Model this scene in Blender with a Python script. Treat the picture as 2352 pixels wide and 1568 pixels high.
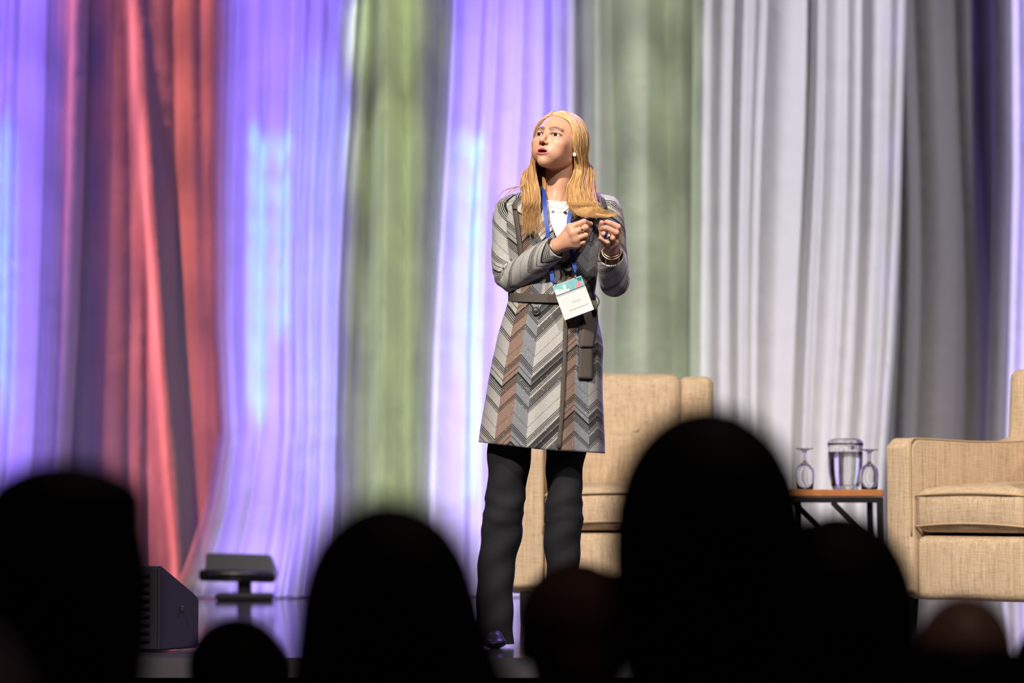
import bpy, bmesh, math, random
import numpy as np
from mathutils import Vector, Matrix
from mathutils.bvhtree import BVHTree

for o in list(bpy.data.objects):
    bpy.data.objects.remove(o, do_unlink=True)
SC = bpy.context.scene
COL = SC.collection
R = math.radians
rnd = random.Random(7)
nrng = np.random.default_rng(11)

# ------------------------------------------------------------------ camera, world, lights, exposure
FPX = 8820.0
PITCH = R(2.215)
CAMZ = 0.5
cd = bpy.data.cameras.new('camera')
cd.sensor_width = 36.0
cd.lens = 135.0
cd.clip_end = 200
cd.dof.use_dof = True
cd.dof.focus_distance = 12.25
cd.dof.aperture_fstop = 2.6
cam = bpy.data.objects.new('camera', cd)
COL.objects.link(cam)
cam.location = (0, 0, CAMZ)
cam.rotation_euler = (R(90) + PITCH, 0, 0)
SC.camera = cam

w = bpy.data.worlds.new('world')
SC.world = w
w.use_nodes = True
w.node_tree.nodes['Background'].inputs[0].default_value = (0.9, 0.8, 1.0, 1)
w.node_tree.nodes['Background'].inputs[1].default_value = 0.006

SC.view_settings.view_transform = 'Standard'
SC.view_settings.look = 'None'
SC.view_settings.gamma = 1.0
SC.view_settings.exposure = 0.0
SC.view_settings.use_curve_mapping = False


def P(px, py, Y):
    """photo pixel at depth Y (metres from the camera along the ground) -> world point"""
    x = (px - 1176.0) / FPX
    y = (784.0 - py) / FPX
    t = Y / (math.cos(PITCH) - y * math.sin(PITCH))
    return Vector((x * t, Y, CAMZ + (y * math.cos(PITCH) + math.sin(PITCH)) * t))


def spot(name, loc, aim, power, col, size, blend=0.6, radius=0.1):
    l = bpy.data.lights.new(name, 'SPOT')
    l.energy = power
    l.color = col
    l.spot_size = R(size)
    l.spot_blend = blend
    l.shadow_soft_size = radius
    o = bpy.data.objects.new(name, l)
    COL.objects.link(o)
    o.location = loc
    d = Vector(aim) - Vector(loc)
    o.rotation_euler = d.to_track_quat('-Z', 'Y').to_euler()
    return o


WARM = (1.0, 0.88, 0.76)
# front-of-house truss: key from the left, weaker fill from the right, soft wash on the pale drape
spot('key_light', (-2.6, 5.6, 7.0), (0.45, 12.9, 0.75), 5600, WARM, 36, 0.8, 0.16)
spot('fill_light', (3.4, 5.6, 7.0), (0.9, 13.2, 0.7), 2000, (1.0, 0.90, 0.82), 42, 0.6, 0.2)
spot('drape_wash', (4.6, 12.2, 7.4), (1.35, 18.0, 1.3), 4100, (0.93, 0.89, 1.0), 32, 1.0, 0.25)
spot('drape_wash', (-1.0, 12.2, 7.4), (-0.9, 18.0, 1.3), 200, (0.95, 0.90, 1.0), 50, 1.0, 0.25)
spot('audience_fill', (0.9, 4.6, 5.0), (0.5, 5.0, 0.0), 70, (1.0, 0.72, 0.6), 75, 1.0, 0.3)  # unseen dim lamp added to brighten the tops of the audience's heads
spot('back_light', (2.6, 16.9, 5.2), (0.2, 12.3, 1.2), 1800, (0.36, 0.20, 1.0), 30, 0.6, 0.1)
spot('back_light', (-2.2, 16.9, 5.2), (0.1, 12.3, 1.2), 450, (0.36, 0.20, 1.0), 30, 0.6, 0.1)
VIOLET = (0.25, 0.135, 1.0)
AZURE = (0.03, 0.60, 1.0)
DY = 18.0


def strip(px_top, px_bot, power, col, half, zs=(0.1, 0.7, 1.3, 1.9, 2.5, 3.1, 3.6), name='added_drape_spot', blend=1.0, dx=0.0, low=1.0):
    """a bar of added, unseen narrow spots overhead that lights one tall strip of drape; half = half width (m), dx = sideways offset of the bar"""
    for z in zs:
        f = z / 3.0
        x = P(px_bot, 1125, DY).x * (1 - f) + P(px_top, 1125, DY).x * f
        loc = (x + dx, 15.7, 6.0)
        d = math.sqrt((DY - 15.7) ** 2 + (6.0 - z) ** 2 + dx * dx)
        spot(name, loc, (x, DY, z), power * (d / 4.0) ** 2 * (low + (1 - low) * min(1.0, z / 1.5)), col, 2 * math.degrees(math.atan(half / d)), blend, 0.03)


strip(10, -5, 1600, VIOLET, 0.40)  # overhead bars added to spread the colour evenly up each drape
strip(660, 655, 1550, VIOLET, 0.47)
strip(1160, 1120, 1450, VIOLET, 0.47)
strip(2465, 2455, 1500, VIOLET, 0.42)
SZ = (0.75, 0.95, 1.15, 1.35, 1.55, 1.75, 1.95)
strip(600, 590, 2300, AZURE, 0.062, SZ)  # extra narrow azure spots added to draw the cyan streaks
strip(652, 648, 2000, AZURE, 0.055, SZ[2:])
strip(730, 725, 420, AZURE, 0.20, (0.6, 1.1, 1.6, 2.1))
strip(1100, 1082, 2300, AZURE, 0.055, (0.35, 0.55) + SZ)
strip(1064, 1044, 800, AZURE, 0.06, SZ[1:])
strip(10, 0, 900, AZURE, 0.10, SZ)
RED = (1.0, 0.21, 0.17)
GREEN = (0.78, 1.0, 0.40)
strip(305, 325, 3300, RED, 0.36, dx=-1.1, low=0.4)
strip(230, 240, 420, VIOLET, 0.45)  # weak violet bar added to turn the red drape magenta
strip(884, 872, 2500, GREEN, 0.21, dx=-0.15, low=0.6)
strip(918, 908, 1300, GREEN, 0.30, dx=-0.15, low=0.7)
strip(1475, 1475, 2000, (0.82, 1.0, 0.62), 0.36, dx=-0.3)
strip(2066, 2030, 260, VIOLET, 0.10)


# ------------------------------------------------------------------ object helpers
def tag(o, label=None, cat=None, group=None, kind=None):
    if label: o['label'] = label
    if cat: o['category'] = cat
    if group: o['group'] = group
    if kind: o['kind'] = kind
    return o


def empty(name, loc=(0, 0, 0), rz=0.0, label=None, cat=None, group=None):
    o = bpy.data.objects.new(name, None)
    COL.objects.link(o)
    o.location = loc
    o.rotation_euler = (0, 0, rz)
    o.empty_display_size = 0.1
    return tag(o, label, cat, group)


def base_of(parent):
    v = Vector((0, 0, 0))
    while parent is not None:
        v = v + Vector(parent.location)
        parent = parent.parent
    return v


def mesh_obj(name, verts, faces, mat, parent=None, smooth=True, world=False, uv=None, cols=None):
    """verts are local to the parent, or world coordinates when world=True (parents unrotated)"""
    verts = np.asarray(verts, dtype=np.float64).reshape(-1, 3)
    if world and parent is not None:
        verts = verts - np.array(base_of(parent))
    me = bpy.data.meshes.new(name)
    me.from_pydata(verts.tolist(), [], [list(map(int, f)) for f in faces])
    if smooth:
        me.polygons.foreach_set('use_smooth', [True] * len(me.polygons))
    if uv is not None:
        lay = me.uv_layers.new(name='pat')
        li = np.empty(len(me.loops), dtype=np.int32)
        me.loops.foreach_get('vertex_index', li)
        lay.data.foreach_set('uv', np.asarray(uv, dtype=np.float32)[li].ravel())
    if cols is not None:
        a = me.color_attributes.new('col', 'FLOAT_COLOR', 'POINT')
        c = np.ones((len(verts), 4), dtype=np.float32)
        c[:, :3] = cols
        a.data.foreach_set('color', c.ravel())
    me.update()
    o = bpy.data.objects.new(name, me)
    COL.objects.link(o)
    if mat: me.materials.append(mat)
    if parent is not None: o.parent = parent
    return o


def bm_obj(name, bm, mat, parent=None, smooth=False, world=False):
    me = bpy.data.meshes.new(name)
    if world and parent is not None:
        bmesh.ops.translate(bm, vec=-base_of(parent), verts=bm.verts)
    bmesh.ops.recalc_face_normals(bm, faces=bm.faces)
    bm.to_mesh(me)
    bm.free()
    if smooth:
        me.polygons.foreach_set('use_smooth', [True] * len(me.polygons))
    o = bpy.data.objects.new(name, me)
    COL.objects.link(o)
    if mat: me.materials.append(mat)
    if parent is not None: o.parent = parent
    return o


def bm_box(bm, c, s, rot=None, bevel=0.0, seg=2):
    r = bmesh.ops.create_cube(bm, size=1.0)
    vs = r['verts']
    bmesh.ops.scale(bm, vec=s, verts=vs)
    if bevel > 0:
        es = list({e for v in vs for e in v.link_edges})
        rr = bmesh.ops.bevel(bm, geom=es, offset=bevel, segments=seg, affect='EDGES', profile=0.5)
        vs = list({v for f in rr['faces'] for v in f.verts} | {v for v in vs if v.is_valid})
    if rot is not None:
        bmesh.ops.rotate(bm, cent=(0, 0, 0), matrix=rot, verts=vs)
    bmesh.ops.translate(bm, vec=c, verts=vs)
    return vs


def bar(bm, a, b, wd, ht):
    a, b = Vector(a), Vector(b)
    d = b - a
    q = d.to_track_quat('Z', 'Y').to_matrix()
    bm_box(bm, (a + b) / 2, (wd, ht, d.length), q, 0.002, 1)


def catmull(pts, n):
    pts = np.asarray(pts, dtype=float)
    m = len(pts)
    p = np.vstack([2 * pts[0] - pts[1], pts, 2 * pts[-1] - pts[-2]])
    ts = np.linspace(0, m - 1, n)
    out = []
    for t in ts:
        i = min(int(t), m - 2)
        f = t - i
        a, b, c, d = p[i], p[i + 1], p[i + 2], p[i + 3]
        out.append(0.5 * ((2 * b) + (-a + c) * f + (2 * a - 5 * b + 4 * c - d) * f * f + (-a + 3 * b - 3 * c + d) * f ** 3))
    return np.array(out)


def frames(path):
    path = np.asarray(path, dtype=float)
    T = np.gradient(path, axis=0)
    T /= np.linalg.norm(T, axis=1)[:, None] + 1e-12
    ref = np.array([0.0, 1.0, 0.0])
    if abs(T[0] @ ref) > 0.9: ref = np.array([1.0, 0, 0])
    n = ref - T[0] * (ref @ T[0])
    n /= np.linalg.norm(n)
    N = [n]
    for i in range(1, len(path)):
        v = N[-1] - T[i] * (N[-1] @ T[i])
        N.append(v / np.linalg.norm(v))
    N = np.array(N)
    return T, N, np.cross(T, N)


def tube(path, rad, seg=8, cap=True, ry=None):
    path = np.asarray(path, dtype=float)
    n = len(path)
    rad = np.broadcast_to(np.asarray(rad, dtype=float), (n,))
    ryy = rad if ry is None else np.broadcast_to(np.asarray(ry, dtype=float), (n,))
    T, N, B = frames(path)
    an = np.linspace(0, 2 * math.pi, seg, endpoint=False)
    V = path[:, None, :] + N[:, None, :] * (np.cos(an)[None, :, None] * rad[:, None, None]) + B[:, None, :] * (np.sin(an)[None, :, None] * ryy[:, None, None])
    V = V.reshape(-1, 3)
    F = []
    for i in range(n - 1):
        for j in range(seg):
            k = (j + 1) % seg
            F.append((i * seg + j, i * seg + k, (i + 1) * seg + k, (i + 1) * seg + j))
    if cap:
        F.append(tuple(range(seg))[::-1])
        F.append(tuple(range((n - 1) * seg, n * seg)))
    return V, F


def lathe(profile, seg=32):
    V, F = [], []
    n = len(profile)
    for (r, z) in profile:
        for j in range(seg):
            a = 2 * math.pi * j / seg
            V.append((r * math.cos(a), r * math.sin(a), z))
    for i in range(n - 1):
        for j in range(seg):
            k = (j + 1) % seg
            F.append((i * seg + j, i * seg + k, (i + 1) * seg + k, (i + 1) * seg + j))
    return np.array(V), F


# ------------------------------------------------------------------ materials
def nmat(name):
    m = bpy.data.materials.new(name)
    m.use_nodes = True
    nt = m.node_tree
    return m, nt, nt.nodes['Principled BSDF']


def N(nt, typ, **kw):
    n = nt.nodes.new(typ)
    for k, v in kw.items():
        if k == 'inputs':
            for a, b in v.items(): n.inputs[a].default_value = b
        else:
            setattr(n, k, v)
    return n


def plain(name, col, rough=0.6, metal=0.0, spec=0.5, noise=0.0, nscale=60.0, coat=0.0, bump=0.0):
    m, nt, b = nmat(name)
    b.inputs['Base Color'].default_value = (*col, 1)
    b.inputs['Roughness'].default_value = rough
    b.inputs['Metallic'].default_value = metal
    b.inputs['Specular IOR Level'].default_value = spec
    b.inputs['Coat Weight'].default_value = coat
    if noise or bump:
        tc = N(nt, 'ShaderNodeTexCoord')
        nz = N(nt, 'ShaderNodeTexNoise', inputs={'Scale': nscale, 'Detail': 4.0})
        nt.links.new(tc.outputs['Object'], nz.inputs['Vector'])
        mx = N(nt, 'ShaderNodeMix', data_type='RGBA')
        mx.inputs['A'].default_value = (*[c * (1 - noise) for c in col], 1)
        mx.inputs['B'].default_value = (*[min(1, c * (1 + noise)) for c in col], 1)
        nt.links.new(nz.outputs['Fac'], mx.inputs['Factor'])
        nt.links.new(mx.outputs['Result'], b.inputs['Base Color'])
        if bump:
            bp = N(nt, 'ShaderNodeBump', inputs={'Strength': bump, 'Distance': 0.004})
            nt.links.new(nz.outputs['Fac'], bp.inputs['Height'])
            nt.links.new(bp.outputs['Normal'], b.inputs['Normal'])
    return m


def drape_mat(name, col, sheer=0.0, trans=0.3, sheen=0.15):
    """woven drape: diffuse with some translucency; vertex attribute 'col'.r = how see-through the single layer is"""
    m, nt, b = nmat(name)
    out = nt.nodes['Material Output']
    tc = N(nt, 'ShaderNodeTexCoord')
    mp = N(nt, 'ShaderNodeMapping', inputs={'Scale': (26, 26, 1.2)})
    nz = N(nt, 'ShaderNodeTexNoise', inputs={'Scale': 1.0, 'Detail': 5.0, 'Roughness': 0.6})
    nt.links.new(tc.outputs['Object'], mp.inputs['Vector'])
    nt.links.new(mp.outputs['Vector'], nz.inputs['Vector'])
    mx = N(nt, 'ShaderNodeMix', data_type='RGBA')
    mx.inputs['A'].default_value = (*[c * 0.96 for c in col], 1)
    mx.inputs['B'].default_value = (*[min(1, c * 1.03) for c in col], 1)
    nt.links.new(nz.outputs['Fac'], mx.inputs['Factor'])
    nz2 = N(nt, 'ShaderNodeTexNoise', inputs={'Scale': 9.0, 'Detail': 3.0})
    nt.links.new(tc.outputs['Object'], nz2.inputs['Vector'])
    bp = N(nt, 'ShaderNodeBump', inputs={'Strength': 0.35, 'Distance': 0.02})
    nt.links.new(nz2.outputs['Fac'], bp.inputs['Height'])
    nt.links.new(mx.outputs['Result'], b.inputs['Base Color'])
    nt.links.new(bp.outputs['Normal'], b.inputs['Normal'])
    b.inputs['Roughness'].default_value = 0.55
    b.inputs['Specular IOR Level'].default_value = 0.25
    b.inputs['Sheen Weight'].default_value = sheen
    tr = N(nt, 'ShaderNodeBsdfTranslucent')
    nt.links.new(mx.outputs['Result'], tr.inputs['Color'])
    ms = N(nt, 'ShaderNodeMixShader')
    ms.inputs[0].default_value = trans
    nt.links.new(b.outputs['BSDF'], ms.inputs[1])
    nt.links.new(tr.outputs['BSDF'], ms.inputs[2])
    last = ms
    if sheer > 0:
        at = N(nt, 'ShaderNodeAttribute', attribute_name='col')
        sp = N(nt, 'ShaderNodeSeparateColor')
        nt.links.new(at.outputs['Color'], sp.inputs['Color'])
        tp = N(nt, 'ShaderNodeBsdfTransparent')
        m2 = N(nt, 'ShaderNodeMixShader')
        mu = N(nt, 'ShaderNodeMath', operation='MULTIPLY')
        mu.inputs[1].default_value = sheer
        nt.links.new(sp.outputs['Red'], mu.inputs[0])
        nt.links.new(mu.outputs[0], m2.inputs[0])
        nt.links.new(ms.outputs[0], m2.inputs[1])
        nt.links.new(tp.outputs[0], m2.inputs[2])
        last = m2
    nt.links.new(last.outputs[0], out.inputs['Surface'])
    return m


def linen_mat(name, col):
    m, nt, b = nmat(name)
    tc = N(nt, 'ShaderNodeTexCoord')
    fac = None
    for sc_ in ((420, 420, 14), (16, 16, 380), (90, 90, 4)):
        mp = N(nt, 'ShaderNodeMapping', inputs={'Scale': sc_})
        nz = N(nt, 'ShaderNodeTexNoise', inputs={'Scale': 1.0, 'Detail': 3.0, 'Roughness': 0.7})
        nt.links.new(tc.outputs['Object'], mp.inputs['Vector'])
        nt.links.new(mp.outputs['Vector'], nz.inputs['Vector'])
        if fac is None:
            fac = nz.outputs['Fac']
        else:
            ad = N(nt, 'ShaderNodeMath', operation='ADD')
            nt.links.new(fac, ad.inputs[0])
            nt.links.new(nz.outputs['Fac'], ad.inputs[1])
            fac = ad.outputs[0]
    cr = N(nt, 'ShaderNodeValToRGB')
    cr.color_ramp.elements[0].position = 0.36
    cr.color_ramp.elements[0].color = (col[0] * 0.50, col[1] * 0.45, col[2] * 0.38, 1)
    cr.color_ramp.elements[1].position = 0.64
    cr.color_ramp.elements[1].color = (min(1, col[0] * 1.12), min(1, col[1] * 1.14), min(1, col[2] * 1.18), 1)
    dv = N(nt, 'ShaderNodeMath', operation='MULTIPLY')
    dv.inputs[1].default_value = 1 / 3.0
    nt.links.new(fac, dv.inputs[0])
    nt.links.new(dv.outputs[0], cr.inputs['Fac'])
    nt.links.new(cr.outputs['Color'], b.inputs['Base Color'])
    bp = N(nt, 'ShaderNodeBump', inputs={'Strength': 0.25, 'Distance': 0.002})
    nt.links.new(dv.outputs[0], bp.inputs['Height'])
    nt.links.new(bp.outputs['Normal'], b.inputs['Normal'])
    b.inputs['Roughness'].default_value = 0.85
    b.inputs['Specular IOR Level'].default_value = 0.2
    return m


def attr_mat(name, rough=0.5, spec=0.5, sss=0.0, sheen=0.0, aniso=0.0):
    m, nt, b = nmat(name)
    at = N(nt, 'ShaderNodeAttribute', attribute_name='col')
    nt.links.new(at.outputs['Color'], b.inputs['Base Color'])
    b.inputs['Roughness'].default_value = rough
    b.inputs['Specular IOR Level'].default_value = spec
    b.inputs['Sheen Weight'].default_value = sheen
    if sss:
        b.inputs['Subsurface Weight'].default_value = sss
        b.inputs['Subsurface Radius'].default_value = (0.010, 0.004, 0.002)
        b.inputs['Subsurface Scale'].default_value = 0.6
    return m


def glass_mat(name, col=(1, 1, 1), ior=1.45, rough=0.0):
    m, nt, b = nmat(name)
    b.inputs['Base Color'].default_value = (*col, 1)
    b.inputs['Transmission Weight'].default_value = 1.0
    b.inputs['Roughness'].default_value = rough
    b.inputs['IOR'].default_value = ior
    return m


def coat_mat(name):
    """chevron tweed: UV 'pat' = (panel number, height along the chevron in metres)"""
    m, nt, b = nmat(name)
    uv = N(nt, 'ShaderNodeUVMap', uv_map='pat')
    sp = N(nt, 'ShaderNodeSeparateXYZ')
    nt.links.new(uv.outputs['UV'], sp.inputs[0])
    # panel colour
    du = N(nt, 'ShaderNodeMath', operation='DIVIDE')
    du.inputs[1].default_value = 12.0
    nt.links.new(sp.outputs['X'], du.inputs[0])
    LG, BR, BG, WG, DG = (0.37, 0.37, 0.365), (0.225, 0.152, 0.122), (0.195, 0.212, 0.245), (0.40, 0.40, 0.39), (0.13, 0.13, 0.14)
    pal = [LG, BR, BG, WG, BR, BG, (0.28, 0.28, 0.285), (0.22, 0.22, 0.23), LG, (0.44, 0.43, 0.415), LG, BG]
    dark = [0, 0, 0, 1, 0, 0, 1, 1, 0, 0, 0.6, 0]

    def ramp(vals):
        cr = N(nt, 'ShaderNodeValToRGB')
        cr.color_ramp.interpolation = 'CONSTANT'
        e = cr.color_ramp.elements
        e[0].position = 0.0
        e[0].color = (*vals[0], 1)
        e[1].position = 1 / 12.0
        e[1].color = (*vals[1], 1)
        for i in range(2, 12):
            el = e.new(i / 12.0)
            el.color = (*vals[i], 1)
        nt.links.new(du.outputs[0], cr.inputs['Fac'])
        return cr
    cpal = ramp(pal)
    cdark = ramp([(d, d, d) for d in dark])
    ph = N(nt, 'ShaderNodeMath', operation='MULTIPLY')
    ph.inputs[1].default_value = -1 / 0.22
    nt.links.new(sp.outputs['Y'], ph.inputs[0])
    fr = N(nt, 'ShaderNodeMath', operation='FRACT')
    nt.links.new(ph.outputs[0], fr.inputs[0])

    def lines(bands):
        cr = N(nt, 'ShaderNodeValToRGB')
        cr.color_ramp.interpolation = 'CONSTANT'
        e = cr.color_ramp.elements
        e[0].position = 0.0
        e[0].color = (0, 0, 0, 1)
        e[1].position = 0.999
        e[1].color = (0, 0, 0, 1)
        for (a, w_, v) in bands:
            x = e.new(a)
            x.color = (v, v, v, 1)
            x = e.new(a + w_)
            x.color = (0, 0, 0, 1)
        nt.links.new(fr.outputs[0], cr.inputs['Fac'])
        return cr
    l1 = lines([(0.012, 0.040, 1), (0.066, 0.016, 1), (0.096, 0.016, 1), (0.126, 0.016, 1), (0.156, 0.013, .9),
                (0.326, 0.014, 1), (0.354, 0.016, 1), (0.384, 0.014, 1), (0.60, 0.009, .8), (0.764, 0.014, 1), (0.793, 0.016, 1), (0.823, 0.016, 1), (0.852, 0.012, 1), (0.930, 0.012, 1)])
    l2 = lines([(0.001, 0.10, 1), (0.20, 0.13, 0.9), (0.90, 0.098, 1)])
    dm = N(nt, 'ShaderNodeMath', operation='MULTIPLY')
    nt.links.new(cdark.outputs['Color'], dm.inputs[0])
    nt.links.new(l2.outputs['Color'], dm.inputs[1])
    m1 = N(nt, 'ShaderNodeMix', data_type='RGBA')
    nt.links.new(dm.outputs[0], m1.inputs['Factor'])
    nt.links.new(cpal.outputs['Color'], m1.inputs['A'])
    m1.inputs['B'].default_value = (0.05, 0.05, 0.052, 1)
    m2 = N(nt, 'ShaderNodeMix', data_type='RGBA')
    nt.links.new(l1.outputs['Color'], m2.inputs['Factor'])
    nt.links.new(m1.outputs['Result'], m2.inputs['A'])
    m2.inputs['B'].default_value = (0.012, 0.012, 0.013, 1)
    # weave grain
    tc = N(nt, 'ShaderNodeTexCoord')
    nz = N(nt, 'ShaderNodeTexNoise', inputs={'Scale': 420.0, 'Detail': 2.0})
    nt.links.new(tc.outputs['Object'], nz.inputs['Vector'])
    mr = N(nt, 'ShaderNodeMapRange')
    mr.inputs['To Min'].default_value = 0.6
    mr.inputs['To Max'].default_value = 1.4
    nt.links.new(nz.outputs['Fac'], mr.inputs['Value'])
    m3 = N(nt, 'ShaderNodeMix', data_type='RGBA', blend_type='MULTIPLY')
    m3.inputs['Factor'].default_value = 1.0
    nt.links.new(m2.outputs['Result'], m3.inputs['A'])
    nt.links.new(mr.outputs['Result'], m3.inputs['B'])
    # sequins, their glints put into the base colour as pale specks
    vo = N(nt, 'ShaderNodeTexVoronoi', inputs={'Scale': 260.0})
    nt.links.new(tc.outputs['Object'], vo.inputs['Vector'])
    lt = N(nt, 'ShaderNodeMath', operation='LESS_THAN')
    lt.inputs[1].default_value = 0.24
    nt.links.new(vo.outputs['Distance'], lt.inputs[0])
    sc2 = N(nt, 'ShaderNodeSeparateColor')
    nt.links.new(vo.outputs['Color'], sc2.inputs['Color'])
    gt = N(nt, 'ShaderNodeMath', operation='GREATER_THAN')
    gt.inputs[1].default_value = 0.92
    nt.links.new(sc2.outputs['Red'], gt.inputs[0])
    gm = N(nt, 'ShaderNodeMath', operation='MULTIPLY')
    nt.links.new(lt.outputs[0], gm.inputs[0])
    nt.links.new(gt.outputs[0], gm.inputs[1])
    m4 = N(nt, 'ShaderNodeMix', data_type='RGBA')
    nt.links.new(gm.outputs[0], m4.inputs['Factor'])
    nt.links.new(m3.outputs['Result'], m4.inputs['A'])
    m4.inputs['B'].default_value = (0.85, 0.85, 0.88, 1)
    nt.links.new(m4.outputs['Result'], b.inputs['Base Color'])
    b.inputs['Roughness'].default_value = 0.75
    b.inputs['Specular IOR Level'].default_value = 0.25
    b.inputs['Sheen Weight'].default_value = 0.1
    bp = N(nt, 'ShaderNodeBump', inputs={'Strength': 0.3, 'Distance': 0.001})
    nt.links.new(nz.outputs['Fac'], bp.inputs['Height'])
    nt.links.new(bp.outputs['Normal'], b.inputs['Normal'])
    return m


M = {}
M['white_drape'] = drape_mat('white_drape', (0.80, 0.79, 0.80), sheer=0.75, trans=0.30)
M['grey_drape'] = drape_mat('grey_drape', (0.155, 0.145, 0.14), sheer=0.0, trans=0.08, sheen=0.3)
M['linen'] = linen_mat('linen', (0.68, 0.525, 0.365))
M['piping'] = plain('piping', (0.50, 0.36, 0.22), 0.85)
M['dark_wood'] = plain('dark_wood', (0.012, 0.010, 0.010), 0.4)
M['black'] = plain('black_plastic', (0.010, 0.010, 0.012), 0.45)
M['black_cloth'] = plain('black_cloth', (0.012, 0.012, 0.016), 0.9, spec=0.1)
M['steel'] = plain('black_steel', (0.010, 0.010, 0.012), 0.35, noise=0.3)
M['wood'] = plain('orange_wood', (0.42, 0.155, 0.05), 0.45, noise=0.25, nscale=30)
M['glass'] = glass_mat('clear_glass', ior=1.32)
M['water'] = glass_mat('water', (1, 1, 1), 1.33)
M['coat'] = coat_mat('chevron_tweed')
M['trim'] = plain('taupe_trim', (0.080, 0.067, 0.058), 0.8, noise=0.2, nscale=300)
M['trousers'] = plain('dark_denim', (0.013, 0.014, 0.017), 0.85, spec=0.2, noise=0.35, nscale=220, bump=0.05)
M['shirt'] = plain('white_cotton', (0.78, 0.77, 0.77), 0.85, noise=0.05, nscale=90)
M['skin'] = attr_mat('skin', 0.45, 0.4, sss=0.25)
M['hair'] = attr_mat('blond_hair', 0.48, 0.35)
M['lanyard'] = plain('blue_ribbon', (0.008, 0.05, 0.36), 0.5)
M['gold'] = plain('gold', (0.8, 0.55, 0.35), 0.25, 1.0)
M['silver'] = plain('silver', (0.8, 0.8, 0.82), 0.2, 1.0)
M['gem'] = plain('dark_gem', (0.02, 0.03, 0.10), 0.08, 0.3)
M['pearl'] = plain('pearl', (0.80, 0.74, 0.66), 0.3)
M['card'] = plain('white_card', (0.74, 0.75, 0.77), 0.3, coat=0.5)
M['teal'] = plain('teal_print', (0.22, 0.50, 0.53), 0.35, noise=0.5, nscale=28, coat=0.5)
M['deep_teal'] = plain('deep_teal_print', (0.02, 0.24, 0.24), 0.35)
M['pink'] = plain('pink_print', (0.70, 0.30, 0.36), 0.35, noise=0.4, nscale=60)
M['ink'] = plain('ink', (0.10, 0.10, 0.12), 0.7)
M['faint_ink'] = plain('faint_ink', (0.36, 0.37, 0.40), 0.7)
M['clear_vinyl'] = plain('vinyl_edge', (0.82, 0.80, 0.86), 0.15)
M['eye'] = attr_mat('eye', 0.06, 0.5)
M['button'] = plain('button', (0.035, 0.033, 0.032), 0.4, noise=0.3, nscale=200)
M['black_hair'] = plain('black_hair', (0.006, 0.005, 0.005), 0.7, spec=0.2)
M['brown_hair'] = plain('brown_hair', (0.09, 0.04, 0.032), 0.7, spec=0.2)
M['dim_skin'] = plain('audience_skin', (0.32, 0.17, 0.12), 0.5)
M['jacket'] = plain('dark_jacket', (0.008, 0.008, 0.010), 0.95, spec=0.1)

# stage floor: dark lavender-grey laminate boards with a satin gloss
m, nt, b = nmat('stage_laminate')
tc = N(nt, 'ShaderNodeTexCoord')
mp = N(nt, 'ShaderNodeMapping', inputs={'Scale': (0.7, 9.0, 1.0)})
nz = N(nt, 'ShaderNodeTexNoise', inputs={'Scale': 4.0, 'Detail': 6.0})
nt.links.new(tc.outputs['Object'], mp.inputs['Vector'])
nt.links.new(mp.outputs['Vector'], nz.inputs['Vector'])
mx = N(nt, 'ShaderNodeMix', data_type='RGBA')
mx.inputs['A'].default_value = (0.045, 0.042, 0.05, 1)
mx.inputs['B'].default_value = (0.085, 0.08, 0.095, 1)
nt.links.new(nz.outputs['Fac'], mx.inputs['Factor'])
nt.links.new(mx.outputs['Result'], b.inputs['Base Color'])
b.inputs['Roughness'].default_value = 0.10
b.inputs['Specular IOR Level'].default_value = 0.8
M['stage'] = m
M['hall_floor'] = plain('hall_carpet', (0.012, 0.011, 0.013), 0.95, noise=0.4, nscale=40)
M['stage_skirt'] = plain('stage_skirt', (0.008, 0.008, 0.009), 0.9)

# ------------------------------------------------------------------ the setting
HALL_Z = -0.85
STAGE_Y0, STAGE_Y1 = 11.5, 19.2
bm = bmesh.new()
bm_box(bm, (0, 9.5, HALL_Z - 0.05), (16, 22, 0.1))
tag(bm_obj('floor', bm, M['hall_floor']), 'dark carpeted floor of the hall under the audience', kind='structure')
bm = bmesh.new()
bm_box(bm, (0, (STAGE_Y0 + STAGE_Y1) / 2, -0.03), (12, STAGE_Y1 - STAGE_Y0, 0.06))
tag(bm_obj('stage_deck', bm, M['stage']), 'glossy grey stage deck in front of the drapes', kind='structure')
bm = bmesh.new()
bm_box(bm, (0, (STAGE_Y0 + STAGE_Y1) / 2 + 0.02, (HALL_Z - 0.06) / 2), (11.9, STAGE_Y1 - STAGE_Y0 - 0.06, -HALL_Z - 0.06))
tag(bm_obj('stage_riser', bm, M['stage_skirt']), 'black skirted riser below the stage deck', kind='structure')
bm = bmesh.new()
bm_box(bm, (0, 19.6, 2.5), (14, 0.1, 6.6))
tag(bm_obj('wall_back', bm, M['stage_skirt']), 'black wall behind the stage drapes', kind='structure')


# ------------------------------------------------------------------ drapes
def lerp_edge(edge, py):
    e = sorted(edge)
    ys = [a for a, _ in e]
    xs = [b_ for _, b_ in e]
    return np.interp(py, ys, xs)


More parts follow.
